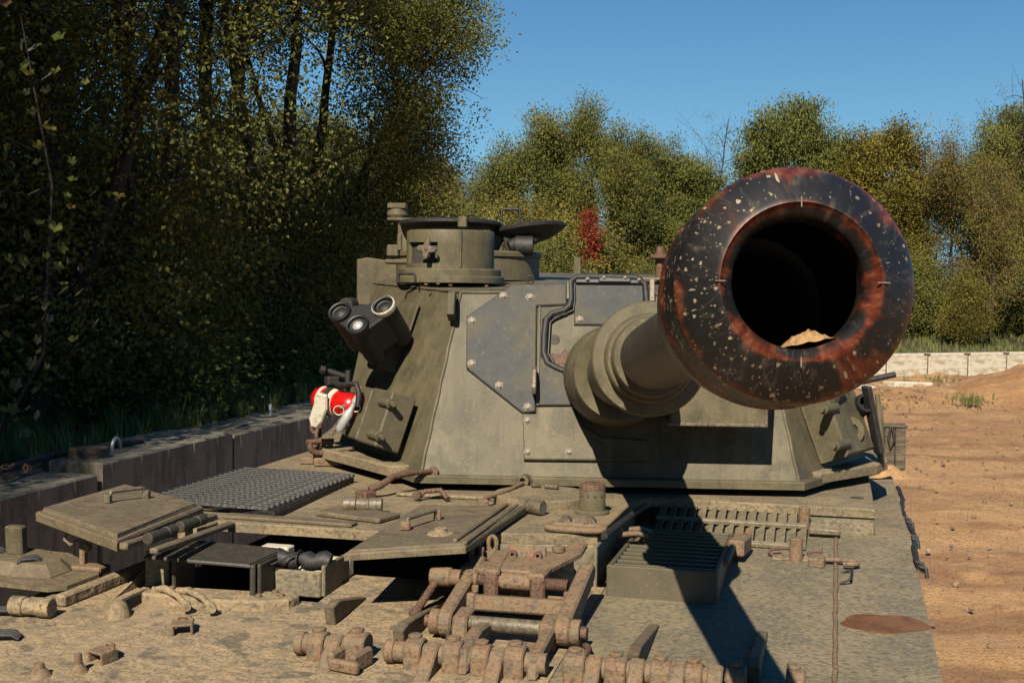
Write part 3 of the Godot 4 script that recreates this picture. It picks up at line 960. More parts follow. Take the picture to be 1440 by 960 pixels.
# ---------------------------------------------------------------- folded travel lock of the gun
func bar_profile(pts: Array, x0: float, x1: float, bev := 0.004) -> Geo:
	# outline in (z, y), drawn out along x
	var g := Geo.new()
	var q := []
	for p in pts:
		q.append(Vector2(-p.x, p.y))
	g.prism(q, x0, x1, Transform3D(Basis(Vector3(0, 0, -1), Vector3.UP, Vector3.RIGHT), Vector3.ZERO), bev, bev)
	return g

func link(z0: float, y0: float, r0: float, z1: float, y1: float, r1: float) -> Array:
	# the outline of a link with two round ends
	var d := Vector2(z1 - z0, y1 - y0)
	var a := d.angle()
	var o := []
	for k in 9:
		var t := a + PI * 0.5 + PI * k / 8.0
		o.append(Vector2(z0 + cos(t) * r0, y0 + sin(t) * r0))
	for k in 9:
		var t := a - PI * 0.5 + PI * k / 8.0
		o.append(Vector2(z1 + cos(t) * r1, y1 + sin(t) * r1))
	return o

func threads(a: Vector3, b: Vector3, r: float) -> Geo:
	var g := Geo.new()
	var L := a.distance_to(b)
	var n := int(L / 0.007)
	var pr := [Vector2(0, 0)]
	for k in n:
		pr.append(Vector2(r * 0.84, L * k / n))
		pr.append(Vector2(r, L * (k + 0.5) / n))
	pr.append(Vector2(r * 0.84, L))
	pr.append(Vector2(0, L))
	g.lathe(pr, 14, along(a, b - a), 10.0)
	return g

func travel_lock() -> void:
	var y := glac(-3.12)
	var g: Geo
	# two side arms on the cross pin
	for s in [[-0.965, -0.928], [-0.662, -0.622]]:
		var arm := part("lock_arm", bar_profile(link(-3.10, y + 0.042, 0.036, -3.40, glac(-3.4) + 0.105, 0.026), s[0], s[1], 0.006), M.rusty, tank)
		var x: float = s[0] - 0.012 if s[0] < -0.8 else s[1] + 0.012
		g = Geo.new()
		g.cyl(0.032, -0.012, 0.012, along(Vector3(x, y + 0.042, -3.10), Vector3.RIGHT), 16)
		part("pin_collar", g, M.rusty, arm)
		g = Geo.new()
		g.cyl(0.016, -0.028, 0.028, along(Vector3(x, y + 0.042, -3.10), Vector3.RIGHT), 12)
		part("pin_end", g, M.rust, arm)
	g = Geo.new()
	g.lathe([Vector2(0, 0), Vector2(0.018, 0), Vector2(0.019, 0.003), Vector2(0.019, 0.26), Vector2(0, 0.26)], 18, along(Vector3(-0.92, y + 0.045, -3.10), Vector3.RIGHT))
	part("cross_pin", g, M.worn, tank)
	for s in [-0.905, -0.68]:
		g = Geo.new()
		g.prism([Vector2(-0.05, -0.01), Vector2(0.045, -0.01), Vector2(0.03, 0.066), Vector2(-0.04, 0.074)], -0.02, 0.02, Transform3D(Basis(Vector3(0, 0, 1), Vector3.UP, Vector3.LEFT), Vector3(s, y, -3.10)), 0.005, 0.005)
		part("pin_lug", g, M.rusty, tank)
	# square crossbar with end block
	g = Geo.new()
	g.box(Vector3(0.275, 0.04, 0.045), xf(-0.79, glac(-3.24) + 0.055, -3.24, -8, 2, 0), 0.005)
	var cb := part("crossbar", g, M.rusty, tank)
	g = Geo.new()
	g.box(Vector3(0.04, 0.05, 0.055), xf(-0.925, glac(-3.24) + 0.055, -3.235, -8, 2, 0), 0.006)
	part("end_block", g, M.rusty, cb)
	for x in [-0.915, -0.665]:
		g = Geo.new()
		g.cyl(0.010, 0, 0.018, xf(x, glac(-3.25) + 0.078, -3.25), 6)
		part("bolt", g, M.rusty, cb)
	# screw with sleeve, two nuts and a tommy bar
	var zs := -3.29
	var ys := glac(zs) + 0.100
	part("screw_thread", threads(Vector3(-0.935, ys, zs), Vector3(-0.88, ys, zs), 0.017), M.rust, tank)
	part("screw_thread", threads(Vector3(-0.735, ys, zs), Vector3(-0.672, ys, zs), 0.017), M.rust, tank)
	g = Geo.new()
	g.lathe([Vector2(0, 0), Vector2(0.017, 0), Vector2(0.017, 0.006), Vector2(0.0225, 0.008), Vector2(0.0225, 0.088), Vector2(0.017, 0.09), Vector2(0.017, 0.10), Vector2(0, 0.10)], 18, along(Vector3(-0.860, ys, zs), Vector3.RIGHT))
	part("screw_sleeve", g, M.rusty, tank)
	g = Geo.new()
	g.lathe([Vector2(0, 0), Vector2(0.023, 0), Vector2(0.026, 0.004), Vector2(0.026, 0.055), Vector2(0.022, 0.06), Vector2(0.022, 0.085), Vector2(0, 0.085)], 18, along(Vector3(-1.048, ys + 0.003, zs + 0.01), Vector3.RIGHT))
	var head := part("screw_head", g, M.rusty, tank)
	g = Geo.new()
	g.cyl(0.021, 0.0, 0.012, along(Vector3(-0.93, ys, zs), Vector3.RIGHT), 16)
	part("thrust_washer", g, M.rusty, tank)
	g = Geo.new()
	g.lathe([Vector2(0, 0), Vector2(0.011, 0.002), Vector2(0.011, 0.10), Vector2(0.014, 0.11), Vector2(0.014, 0.13), Vector2(0, 0.134)], 12, along(Vector3(-1.032, ys - 0.012, zs + 0.025), Vector3(-0.16, -0.42, 0.75)))
	part("tommy_bar", g, M.rust, head)
	for x in [-0.878, -0.750]:
		g = Geo.new()
		g.box(Vector3(0.040, 0.062, 0.05), xf(x, ys - 0.012, zs), 0.006)
		part("screw_nut", g, M.rust, tank)
	# clamp plates behind the screw
	g = Geo.new()
	g.box(Vector3(0.046, 0.018, 0.20), xf(-0.888, ys + 0.030, -3.37, 4, 6, 0), 0.007)
	var cp := part("clamp_plate", g, M.rusty, tank)
	g = Geo.new()
	g.box(Vector3(0.08, 0.024, 0.08), xf(-0.94, ys + 0.014, -3.36, 3, 0, 0), 0.006)
	part("clamp_foot", g, M.rusty, cp)
	g = Geo.new()
	g.box(Vector3(0.105, 0.018, 0.12), xf(-0.815, ys + 0.028, -3.36, 8, 0, 0), 0.005)
	var mid := part("clamp_plate", g, M.rusty, tank)
	g = Geo.new()
	g.box(Vector3(0.108, 0.04, 0.014), xf(-0.815, ys + 0.052, -3.42, -14, 0, 0), 0.003)
	part("clamp_rear", g, M.rusty, mid)
	for x in [-0.852, -0.780]:
		g = Geo.new()
		g.lathe([Vector2(0.005, 0.004), Vector2(0.005, 0.012), Vector2(0.011, 0.012), Vector2(0.013, 0.009), Vector2(0.013, 0)], 14, along(Vector3(x, ys + 0.047, -3.41), Vector3(0, 0.2, 1)))
		part("bushing", g, M.rust, mid)
	g = Geo.new()
	g.prism([Vector2(-0.022, -0.26), Vector2(0.024, -0.26), Vector2(0.03, -0.19), Vector2(0.085, -0.05), Vector2(0.085, 0.03), Vector2(0.045, 0.03), Vector2(0.02, -0.04), Vector2(-0.02, -0.15)], -0.010, 0.010, Transform3D(Basis(Vector3(1, 0, 0), Vector3(0, 0.12, -0.993), Vector3(0, 0.993, 0.12)), Vector3(-0.757, ys + 0.050, -3.53)), 0.006, 0.004)
	var ca := part("clamp_arm", g, M.rusty, tank)
	g = Geo.new()
	g.cyl(0.019, 0, 0.016, xf(-0.735, ys + 0.052, -3.46), 6)
	part("clamp_nut", g, M.rusty, ca)
	g = Geo.new()
	g.box(Vector3(0.10, 0.05, 0.05), xf(-0.70, glac(-3.33) + 0.04, -3.33), 0.006)
	part("clamp_block", g, M.rusty, tank)
	g = Geo.new()
	g.lathe([Vector2(0, 0), Vector2(0.13, 0), Vector2(0.125, 0.10), Vector2(0, 0.104)], 24, xf(-0.83, glac(-3.50), -3.52))
	part("clamp_base", g, M.engine, tank)
	# eye bolt and hook by the hatch
	g = Geo.new()
	g.cyl(0.022, 0, 0.026, xf(-0.925, ys + 0.018, -3.46), 12)
	var eb := part("eye_bolt", g, M.rusty, tank)
	g = Geo.new()
	var eye := []
	for k in 14:
		var a := TAU * k / 14.0
		eye.append(Vector3(-0.925 + 0.012 * cos(a), ys + 0.062 + 0.022 * sin(a), -3.46))
	g.tube(eye, 0.007, 7, true)
	part("eye", g, M.rusty, eb)
	g = Geo.new()
	g.tube([Vector3(-0.965, ys + 0.085, -3.42), Vector3(-0.97, ys + 0.045, -3.40), Vector3(-0.962, ys + 0.012, -3.39), Vector3(-0.947, ys + 0.012, -3.40), Vector3(-0.945, ys + 0.06, -3.42)], 0.009, 7)
	part("hook", g, M.rust, tank)

# ---------------------------------------------------------------- row of hinges for the front flap
func hinge_row() -> void:
	var g: Geo
	var zc := -2.905
	var y := glac(zc)
	# upright ears: x, width
	for q in [[-1.215, 0.042, 0.06], [-1.115, 0.056, 0.066], [-0.965, 0.044, 0.064], [-0.868, 0.044, 0.066], [-0.798, 0.044, 0.062], [-0.715, 0.048, 0.066], [-0.571, 0.05, 0.062], [-0.474, 0.05, 0.06], [-0.37, 0.048, 0.06], [-0.295, 0.04, 0.06], [-0.20, 0.045, 0.06], [-0.069, 0.042, 0.066]]:
		var r := 0.036
		var o := [Vector2(zc - r, y - 0.02), Vector2(zc + r, y - 0.02)]
		for k in 9:
			var a := PI * k / 8.0
			o.append(Vector2(zc + r * cos(a), y + q[2] - r * 0.55 + r * 0.62 * sin(a)))
		var ear := part("hinge_ear", bar_profile(o, q[0] - q[1] * 0.5, q[0] + q[1] * 0.5, 0.004), M.rusty, tank)
		g = Geo.new()
		g.cyl(0.018, 0, 0.009, xf(q[0] - 0.004, y + q[2] + 0.001, zc - 0.008), 6)
		part("nut", g, M.rusty, ear)
	# pins that pass through them
	for q in [[-1.275, -1.09], [-1.04, -0.775], [-0.74, -0.64], [-0.60, -0.25]]:
		g = Geo.new()
		g.lathe([Vector2(0, 0), Vector2(0.026, 0), Vector2(0.029, 0.003), Vector2(0.029, 0.022), Vector2(0.025, 0.024), Vector2(0.025, q[1] - q[0]), Vector2(0, q[1] - q[0])], 18, along(Vector3(q[0], y + 0.03, zc), Vector3.RIGHT))
		part("hinge_pin", g, M.rusty, tank)
	# tapering fingers that reach to the flap
	for q in [[-1.168, 0.10], [-0.92, 0.11], [-0.757, 0.10], [-0.525, 0.10], [-0.425, 0.10], [-0.332, 0.10], [-0.247, 0.10]]:
		part("hinge_finger", bar_profile([Vector2(zc - 0.02, y + 0.045), Vector2(zc - 0.025, y + 0.01), Vector2(zc + q[1], y - 0.03), Vector2(zc + q[1] + 0.01, y - 0.015), Vector2(zc + 0.022, y + 0.055), Vector2(zc, y + 0.062)], q[0] - 0.018, q[0] + 0.018, 0.004), M.rusty, tank)
	# curved strut and right strut up to the lock
	part("lock_strut", bar_profile([Vector2(zc - 0.03, y + 0.01), Vector2(zc + 0.035, y + 0.0), Vector2(zc + 0.025, y + 0.055), Vector2(-3.0, y + 0.075), Vector2(-3.08, y + 0.07), Vector2(-3.09, y + 0.045), Vector2(-3.0, y + 0.035)], -0.86, -0.825, 0.006), M.rusty, tank)
	part("lock_strut", bar_profile([Vector2(zc - 0.03, y + 0.01), Vector2(zc + 0.035, y + 0.0), Vector2(zc + 0.02, y + 0.05), Vector2(-3.05, y + 0.075), Vector2(-3.09, y + 0.05)], -0.685, -0.655, 0.006), M.rusty, tank)
	g = Geo.new()
	g.box(Vector3(0.075, 0.045, 0.08), xf(-0.725, y + 0.02, -2.99, 4, 0, 0), 0.005)
	part("spacer_block", g, M.rusty, tank)
	# gussets running back from the hinges
	for q in [[-1.278, -3.13, -3.36], [-1.04, -3.00, -3.46], [-0.445, -2.97, -3.32], [-0.165, -2.96, -3.33]]:
		part("gusset", bar_profile([Vector2(q[1], glac(q[1])), Vector2(q[1] + 0.015, glac(q[1]) + 0.05), Vector2(q[1] - 0.03, glac(q[1]) + 0.06), Vector2(q[2], glac(q[2]) + 0.006), Vector2(q[2], glac(q[2]))], q[0] - 0.014, q[0] + 0.014, 0.003), M.hatch, tank)
	# shackle lying in front of the first hinge
	g = Geo.new()
	g.box(Vector3(0.085, 0.03, 0.02), xf(-1.115, glac(-2.83) + 0.015, -2.815, 4, -14, 0), 0.006)
	g.box(Vector3(0.02, 0.045, 0.08), xf(-1.085, glac(-2.85) + 0.022, -2.85, 4, -14, 0), 0.006)
	g.box(Vector3(0.02, 0.045, 0.08), xf(-1.145, glac(-2.85) + 0.022, -2.86, 4, -14, 0), 0.006)
	g.box(Vector3(0.05, 0.02, 0.02), xf(-1.12, glac(-2.88) + 0.03, -2.885, 4, -14, 0), 0.006)
	part("lug", g, M.rusty, tank)
	# front flap below the hinges
	part("front_flap", sloped([Vector2(-1.40, -2.76), Vector2(0.25, -2.80), Vector2(0.25, -2.1), Vector2(-1.40, -2.1)], 0.004, 0.016, 0.003), M.mud, tank)
	g = Geo.new()
	g.tube([Vector3(-0.595, glac(-3.1) + 0.005, -3.13), Vector3(-0.57, glac(-3.05) + 0.02, -3.06), Vector3(-0.57, glac(-3.0) + 0.015, -2.99)], 0.009, 6)
	g.box(Vector3(0.055, 0.02, 0.03), xf(-0.575, glac(-2.98) + 0.01, -3.0, 0, 12, 0))
	part("hasp", g, M.rust, tank)

# ---------------------------------------------------------------- engine deck on the right
func engine_deck() -> void:
	var g: Geo
	# raised louvre box
	var z0 := -4.12
	var z1 := -3.545
	var x0 := -0.612
	var x1 := -0.300
	var yt := 1.612
	g = Geo.new()
	g.box(Vector3(x1 - x0, 0.10, 0.014), xf((x0 + x1) * 0.5, yt - 0.049, z1), 0.003)
	g.box(Vector3(0.014, 0.09, z1 - z0), xf(x0 + 0.007, yt - 0.045, (z0 + z1) * 0.5 - 0.008), 0.003)
	g.box(Vector3(0.014, 0.09, z1 - z0), xf(x1 - 0.007, yt - 0.045, (z0 + z1) * 0.5 - 0.008), 0.003)
	g.box(Vector3(x1 - x0 - 0.03, 0.06, 0.014), xf((x0 + x1) * 0.5, yt - 0.03, z0), 0.003)
	var box := part("louvre_box", g, M.cheek, tank)
	for k in 10:
		g = Geo.new()
		g.box(Vector3(x1 - x0 - 0.03, 0.010, 0.014), xf((x0 + x1) * 0.5, yt - 0.006, z1 - 0.035 - k * 0.055), 0.0015)
		part("slat", g, M.cheek, box)
	g = Geo.new()
	g.box(Vector3(x1 - x0 - 0.03, 0.004, z1 - z0 - 0.03), xf((x0 + x1) * 0.5, yt - 0.05, (z0 + z1) * 0.5), 0.0)
	part("louvre_well", g, M.inside, box)
	g = Geo.new()
	g.box(Vector3(0.05, 0.05, 0.12), xf(-0.273, 1.60, -4.0, 0, -8, 0), 0.005)
	g.tube([Vector3(-0.292, 1.60, -3.72), Vector3(-0.285, 1.625, -3.80), Vector3(-0.288, 1.615, -3.90), Vector3(-0.292, 1.59, -3.96)], 0.01, 6)
	part("box_catch", g, M.rusty, tank)
	# sloping grille below the deck lip, two rows of blades
	g = Geo.new()
	g.box(Vector3(0.50, 0.01, 0.30), xf(-0.325, 1.594, -4.29, 16, 0, 0), 0.0)
	part("grille_well", g, M.inside, tank)
	g = Geo.new()
	var tilt := 16.0
	for dz in [-0.14, 0.0, 0.14]:
		g.box(Vector3(0.50, 0.016, 0.02), xf(-0.325, 1.618 - dz * tan(deg_to_rad(tilt)), -4.285 + dz, tilt, 0, 0), 0.003)
	var gr := part("grille_frame", g, M.engine, tank)
	for row in 2:
		for k in 15:
			g = Geo.new()
			var dz := -0.07 + row * 0.14
			g.box(Vector3(0.034, 0.004, 0.125), xf(-0.56 + k * 0.0335, 1.612 - dz * tan(deg_to_rad(tilt)), -4.285 + dz, tilt, 0, 34), 0.001)
			part("blade", g, M.engine, gr)
	# posts
	for q in [[-0.103, -4.02, 0.021, 0.075], [-0.087, -4.33, 0.019, 0.10]]:
		g = Geo.new()
		g.lathe([Vector2(q[2], 0), Vector2(q[2], q[3] - 0.003), Vector2(q[2] - 0.003, q[3]), Vector2(q[2] * 0.6, q[3]), Vector2(q[2] * 0.6, q[3] - 0.02), Vector2(0, q[3] - 0.02)], 18, xf(q[0], glac(q[1]) - 0.003, q[1]))
		part("stud_post", g, M.rusty, tank)
	g = Geo.new()
	g.box(Vector3(0.15, 0.006, 0.05), xf(0, 0.003, 0), 0.002)
	part("post_strap", g, M.mud, tank, gx(-0.10, -4.04))
	for q in [[-0.165, 20.0], [-0.045, -15.0]]:
		g = Geo.new()
		g.tube([Vector3(0.02, 0.006, 0.012), Vector3(-0.012, 0.006, 0.014), Vector3(-0.022, 0.012, 0.0), Vector3(-0.012, 0.02, -0.012), Vector3(0.018, 0.02, -0.014)], 0.006, 6)
		part("strap_hook", g, M.rust, tank, gx(q[0], -4.06, 0, q[1]))
	g = Geo.new()
	var sh := []
	for k in 12:
		var a := PI * 0.5 + PI * k / 11.0
		sh.append(Vector3(0.02 + 0.03 * cos(a) * -1.4, 0.018, 0.02 * sin(a)))
	sh.append(Vector3(-0.05, 0.015, -0.018))
	g.tube(sh, 0.008, 7)
	g.tube([Vector3(-0.055, 0.018, -0.024), Vector3(-0.05, 0.02, 0.025)], 0.009, 7)
	g.box(Vector3(0.05, 0.03, 0.05), xf(-0.06, 0.012, 0), 0.005)
	part("shackle", g, M.rusty, tank, gx(0.02, -3.98, 0, -6))
	part("wire_staple", grab(Vector3(0.028, glac(-3.84), -3.80), Vector3(0.033, glac(-3.92), -3.92), Vector3(0.9, 0.44, 0), 0.035, 0.004), M.rubber, tank)
	g = Geo.new()
	g.box(Vector3(0.10, 0.02, 0.06), xf(-0.02, 1.605, -4.33, 12, 0, 0))
	g.box(Vector3(0.03, 0.03, 0.02), xf(-0.01, 1.62, -4.345, 0, 0, 0))
	part("hinge_tab", g, M.engine, tank)
	g = Geo.new()
	g.cyl(0.024, 0, 0.0025, xf(0.085, DECK, -4.60), 18, 0.0005)
	part("drain_hole", g, M.inside, tank)
	# edge rail that lies beside the louvre box, with hooks
	g = Geo.new()
	g.tube([Vector3(-0.64, 1.672, -3.66), Vector3(-0.628, 1.675, -3.80), Vector3(-0.61, 1.675, -4.05), Vector3(-0.60, 1.672, -4.20)], 0.011, 7)
	part("edge_rail", g, M.rubber, tank)
	for z in [-3.86, -3.94]:
		g = Geo.new()
		g.tube([Vector3(-0.63, 1.64, z + 0.02), Vector3(-0.575, 1.645, z), Vector3(-0.55, 1.63, z - 0.03), Vector3(-0.575, 1.615, z - 0.06)], 0.009, 7)
		part("rail_hook", g, M.rusty, tank)

# ---------------------------------------------------------------- turret
var FP := Transform3D(Basis(Vector3(1, 0, 0), Vector3(0, 0.92848, -0.37139), Vector3(0, 0.37139, 0.92848)), Vector3(0, 0.04, 0))

func facet(n: Vector3, o: Vector3) -> Transform3D:
	n = n.normalized()
	var by := (Vector3.UP - n * n.y).normalized()
	return Transform3D(Basis(by.cross(n), by, n), o)

func tpart(called: String, g, m: Material, at := Transform3D()) -> MeshInstance3D:
	return part(called, g, m, tank, turret_xf * at)

func solid(faces: Array, mid: Vector3) -> Geo:
	var g := Geo.new()
	for f in faces:
		var a: Vector3 = f[0]
		var s := 1.0 if (f[1] - a).cross(f[2] - a).dot(a - mid) > 0 else -1.0
		for k in range(1, f.size() - 1):
			if s > 0:
				g.flat(a, f[k], f[k + 1])
			else:
				g.flat(a, f[k + 1], f[k])
	return g

func bolts(parent: Node, spots: Array, z := 0.0, r := 0.011) -> void:
	var m := bolt_head(r, 0.009)
	for q in spots:
		part("bolt", m, M.worn, parent, Transform3D(Basis(Vector3.RIGHT, PI / 2) * Basis(Vector3.UP, q.x * 37.0), Vector3(q.x, q.y, z)))

func turret() -> void:
	var g: Geo
	var lo := [Vector3(-0.667, 0.04, 0), Vector3(0.667, 0.04, 0), Vector3(1.026, 0.04, -0.54), Vector3(1.03, 0.04, -2.5), Vector3(-1.095, 0.04, -2.5), Vector3(-1.093, 0.04, -0.748)]
	var hi := [Vector3(-0.55, 0.70, -0.264), Vector3(0.55, 0.70, -0.264), Vector3(0.93, 0.725, -0.90), Vector3(0.93, 0.79, -2.45), Vector3(-0.98, 0.80, -2.45), Vector3(-1.0, 0.73, -1.076)]
	var faces := []
	for i in 6:
		var j := (i + 1) % 6
		faces.append([lo[i], lo[j], hi[j], hi[i]])
	faces.append([hi[0], hi[1], hi[2], hi[3], hi[4], hi[5]])
	faces.append([lo[0], lo[1], lo[2], lo[3], lo[4], lo[5]])
	var body := tpart("turret", solid(faces, Vector3(0, 0.4, -1.2)), M.turret)
	# weld beads along the edges of the front
	for e in [[lo[0], hi[0]], [lo[1], hi[1]], [hi[0], hi[1]], [hi[0], hi[5]]]:
		g = Geo.new()
		var pts := []
		for k in 17:
			pts.append(e[0].lerp(e[1], k / 16.0) + Vector3(0.0015 * sin(k * 2.1), 0.0012 * sin(k * 3.7), 0))
		g.tube(pts, 0.007, 6)
		part("weld_seam", g, M.turret, body)
	# ledge round the foot, and the bearing ring below it
	var foot := []
	var foot2 := []
	for p in lo:
		foot.append(Vector2(p.x, p.z) * 1.0)
	var out := func(w: float) -> Array:
		var o := []
		for i in 6:
			var a: Vector2 = (foot[i] - foot[(i + 5) % 6]).normalized()
			var b: Vector2 = (foot[(i + 1) % 6] - foot[i]).normalized()
			var na := Vector2(-a.y, a.x)
			var nb := Vector2(-b.y, b.x)
			var s := na + nb
			o.append(foot[i] + s / maxf(s.dot(na), 0.3) * w)
		return o
	var sgn := 1.0 if (out.call(0.1)[0] - Vector2(0, -1.2)).length() > (foot[0] - Vector2(0, -1.2)).length() else -1.0
	part("foot_ledge", slab(out.call(0.024 * sgn), 0.028, 0.056, 0.005), M.turret, body)
	foot2 = [Vector2(-0.70, 0.02), Vector2(-0.705, -0.02), Vector2(-1.03, -0.55), Vector2(-1.16, -0.80), Vector2(-1.17, -1.6), Vector2(-1.0, -1.6), Vector2(-0.95, -0.70), Vector2(-0.6, -0.1)]
	part("side_flange", slab([Vector2(-0.79, -0.08), Vector2(-1.10, -0.50), Vector2(-1.20, -0.70), Vector2(-1.22, -1.5), Vector2(-1.05, -1.5), Vector2(-1.0, -0.70), Vector2(-0.7, -0.12)], 0.035, 0.072, 0.006), M.deck, body)
	part("side_flange", slab([Vector2(0.76, -0.10), Vector2(1.02, -0.36), Vector2(1.09, -0.48), Vector2(1.12, -0.62), Vector2(1.12, -1.5), Vector2(1.0, -1.5), Vector2(0.95, -0.5), Vector2(0.7, -0.14)], 0.035, 0.072, 0.006), M.deck, body)
	g = Geo.new()
	g.lathe([Vector2(0.93, -0.0), Vector2(0.93, 0.03)], 48, xf(-0.02, 0.0, -1.1))
	part("bearing_ring", g, M.inside, body)
	# bolted plates of the front
	var fp := func(poly: Array, z0: float, z1: float, m: Material, called: String) -> MeshInstance3D:
		var q := Geo.new()
		q.prism(poly, z0, z1, Transform3D(), 0.004)
		return tpart(called, q, m, FP)
	var A: MeshInstance3D = fp.call([Vector2(-0.517, 0.41), Vector2(-0.524, 0.609), Vector2(-0.36, 0.738), Vector2(-0.157, 0.743), Vector2(-0.156, 0.661), Vector2(-0.266, 0.654), Vector2(-0.262, 0.25), Vector2(-0.308, 0.244)], 0.0, 0.016, M.slate, "front_plate")
	tag(A, "slate grey plate with clipped corners")
	bolts(A, [Vector2(-0.390, 0.692), Vector2(-0.293, 0.688), Vector2(-0.503, 0.592), Vector2(-0.498, 0.427), Vector2(-0.395, 0.345), Vector2(-0.291, 0.266)], 0.016, 0.0115)
	var B: MeshInstance3D = fp.call([Vector2(-0.308, 0.240), Vector2(-0.258, 0.240), Vector2(-0.258, 0.266), Vector2(-0.13, 0.27), Vector2(-0.09, 0.20), Vector2(-0.03, 0.16), Vector2(0.14, 0.15), Vector2(0.14, 0.075), Vector2(-0.30, 0.072)], 0.0, 0.020, M.turret, "front_plate")
	bolts(B, [Vector2(-0.287, 0.10), Vector2(-0.141, 0.103), Vector2(-0.292, 0.215)], 0.020, 0.010)
	var C: MeshInstance3D = fp.call([Vector2(-0.258, 0.648), Vector2(-0.156, 0.655), Vector2(-0.155, 0.62), Vector2(-0.24, 0.60), Vector2(-0.244, 0.455), Vector2(-0.165, 0.40), Vector2(-0.14, 0.33), Vector2(-0.132, 0.274), Vector2(-0.255, 0.271)], 0.0, 0.022, M.slate, "front_plate")
	g = Geo.new()
	g.box(Vector3(0.012, 0.38, 0.012), xf(-0.255, 0.46, 0.02), 0.003)
	part("raised_edge", g, M.turret, C)
	# the embrasure: recessed plates inside a rubber seal
	fp.call([Vector2(-0.15, 0.64), Vector2(-0.233, 0.60), Vector2(-0.236, 0.466), Vector2(-0.16, 0.405), Vector2(-0.13, 0.30), Vector2(0.14, 0.30), Vector2(0.14, 0.64)], 0.0, 0.004, M.turret, "embrasure_plate")
	var D: MeshInstance3D = fp.call([Vector2(-0.130, 0.741), Vector2(0.128, 0.744), Vector2(0.127, 0.585), Vector2(-0.128, 0.583)], 0.005, 0.014, M.slate, "upper_cover")
	bolts(D, [Vector2(-0.108, 0.603)], 0.014, 0.011)
	g = Geo.new()
	g.cyl(0.019, 0.004, 0.0065, xf(-0.198, 0.527, 0, 90, 0, 0), 18, 0.0004)
	g.cyl(0.007, 0.004, 0.0065, xf(-0.125, 0.495, 0, 90, 0, 0), 12, 0.0004)
	tpart("plate_hole", g, M.inside, FP)
	var ro := []
	for k in 26:
		var a := TAU * k / 26.0
		ro.append(Vector2(-0.165 + 0.045 * cos(a) * (1.0 + 0.25 * sin(a * 3.0)), 0.452 + 0.030 * sin(a) * (1.0 + 0.3 * sin(a * 5.0 + 1.0))))
	fp.call(ro, 0.0042, 0.0052, M.rust, "rust_patch")
	g = Geo.new()
	g.tube([Vector3(0.125, 0.60, 0.014), Vector3(0.138, 0.68, 0.016), Vector3(0.132, 0.745, 0.018), Vector3(0.10, 0.768, 0.02), Vector3(-0.0, 0.771, 0.02), Vector3(-0.12, 0.768, 0.02), Vector3(-0.142, 0.75, 0.02), Vector3(-0.140, 0.68, 0.02), Vector3(-0.145, 0.655, 0.02), Vector3(-0.165, 0.636, 0.02), Vector3(-0.21, 0.622, 0.02), Vector3(-0.230, 0.598, 0.02), Vector3(-0.236, 0.54, 0.02), Vector3(-0.236, 0.47, 0.02), Vector3(-0.222, 0.432, 0.02), Vector3(-0.19, 0.414, 0.02), Vector3(-0.16, 0.402, 0.02), Vector3(-0.146, 0.37, 0.02), Vector3(-0.138, 0.31, 0.02)], 0.0125, 8)
	var seal := tpart("rubber_seal", g, M.rubber, FP)
	g = Geo.new()
	g.tube([Vector3(-0.128, 0.735, 0.012), Vector3(-0.126, 0.68, 0.012), Vector3(-0.13, 0.64, 0.012), Vector3(-0.20, 0.605, 0.012), Vector3(-0.215, 0.59, 0.012), Vector3(-0.220, 0.47, 0.012), Vector3(-0.20, 0.435, 0.012)], 0.006, 6)
	part("seal_strip", g, M.black_paint, seal)
	g = Geo.new()
	g.box(Vector3(0.25, 0.028, 0.02), xf(0.0, 0.757, 0.014), 0.004)
	g.box(Vector3(0.12, 0.036, 0.022), xf(0.02, 0.764, 0.018), 0.004)
	var ub := tpart("seal_clamp", g, M.black_paint, FP)
	bolts(ub, [Vector2(-0.02, 0.764), Vector2(0.058, 0.764), Vector2(-0.08, 0.757), Vector2(0.11, 0.757)], 0.027, 0.006)
	g = Geo.new()
	g.box(Vector3(0.012, 0.075, 0.02), xf(-0.15, 0.715, 0.018), 0.003)
	g.box(Vector3(0.02, 0.09, 0.02), xf(0.158, 0.72, 0.014), 0.003)
	tpart("seal_side_clip", g, M.worn, FP)
	# step bracket and lever on the front
	g = Geo.new()
	g.prism([Vector2(0, 0), Vector2(0.075, 0), Vector2(0.082, 0.03), Vector2(0.07, 0.085), Vector2(0.045, 0.10), Vector2(0, 0.10)], -0.014, 0.014, Transform3D(Basis(Vector3(0, 0, 1), Vector3(0, 1, 0), Vector3(-1, 0, 0)), Vector3(-0.578, 0.595, 0.0)), 0.003, 0.003)
	tpart("lug_bracket", g, M.turret, FP)
	g = Geo.new()
	g.prism([Vector2(0, -0.03), Vector2(0.06, -0.05), Vector2(0.075, -0.03), Vector2(0.065, 0.04), Vector2(0.04, 0.06), Vector2(0, 0.05)], -0.008, 0.008, Transform3D(Basis(Vector3(0, 0, 1), Vector3(0, 1, 0), Vector3(-1, 0, 0)), Vector3(-0.268, 0.345, 0.02)), 0.003, 0.003)
	tpart("lug_bracket", g, M.worn, FP)
	# box on the right of the gun
	g = Geo.new()
	g.box(Vector3(0.325, 0.36, 0.30), xf(0.362, 0.438, -0.005), 0.006)
	var rb := tpart("sight_box", g, M.turret)
	g = Geo.new()
	g.box(Vector3(0.335, 0.012, 0.03), xf(0.362, 0.264, 0.135), 0.003)
	g.box(Vector3(0.012, 0.30, 0.03), xf(0.523, 0.41, 0.135), 0.003)
	part("box_rim", g, M.worn, rb)
	# left cheek: grenade dischargers, stowage box
	var LF := facet(Vector3(-0.8197, 0.33256, 0.46636), Vector3(-0.83, 0.19, -0.39))
	var bx := LF.translated_local(Vector3(0.035, 0.005, 0.02))
	g = Geo.new()
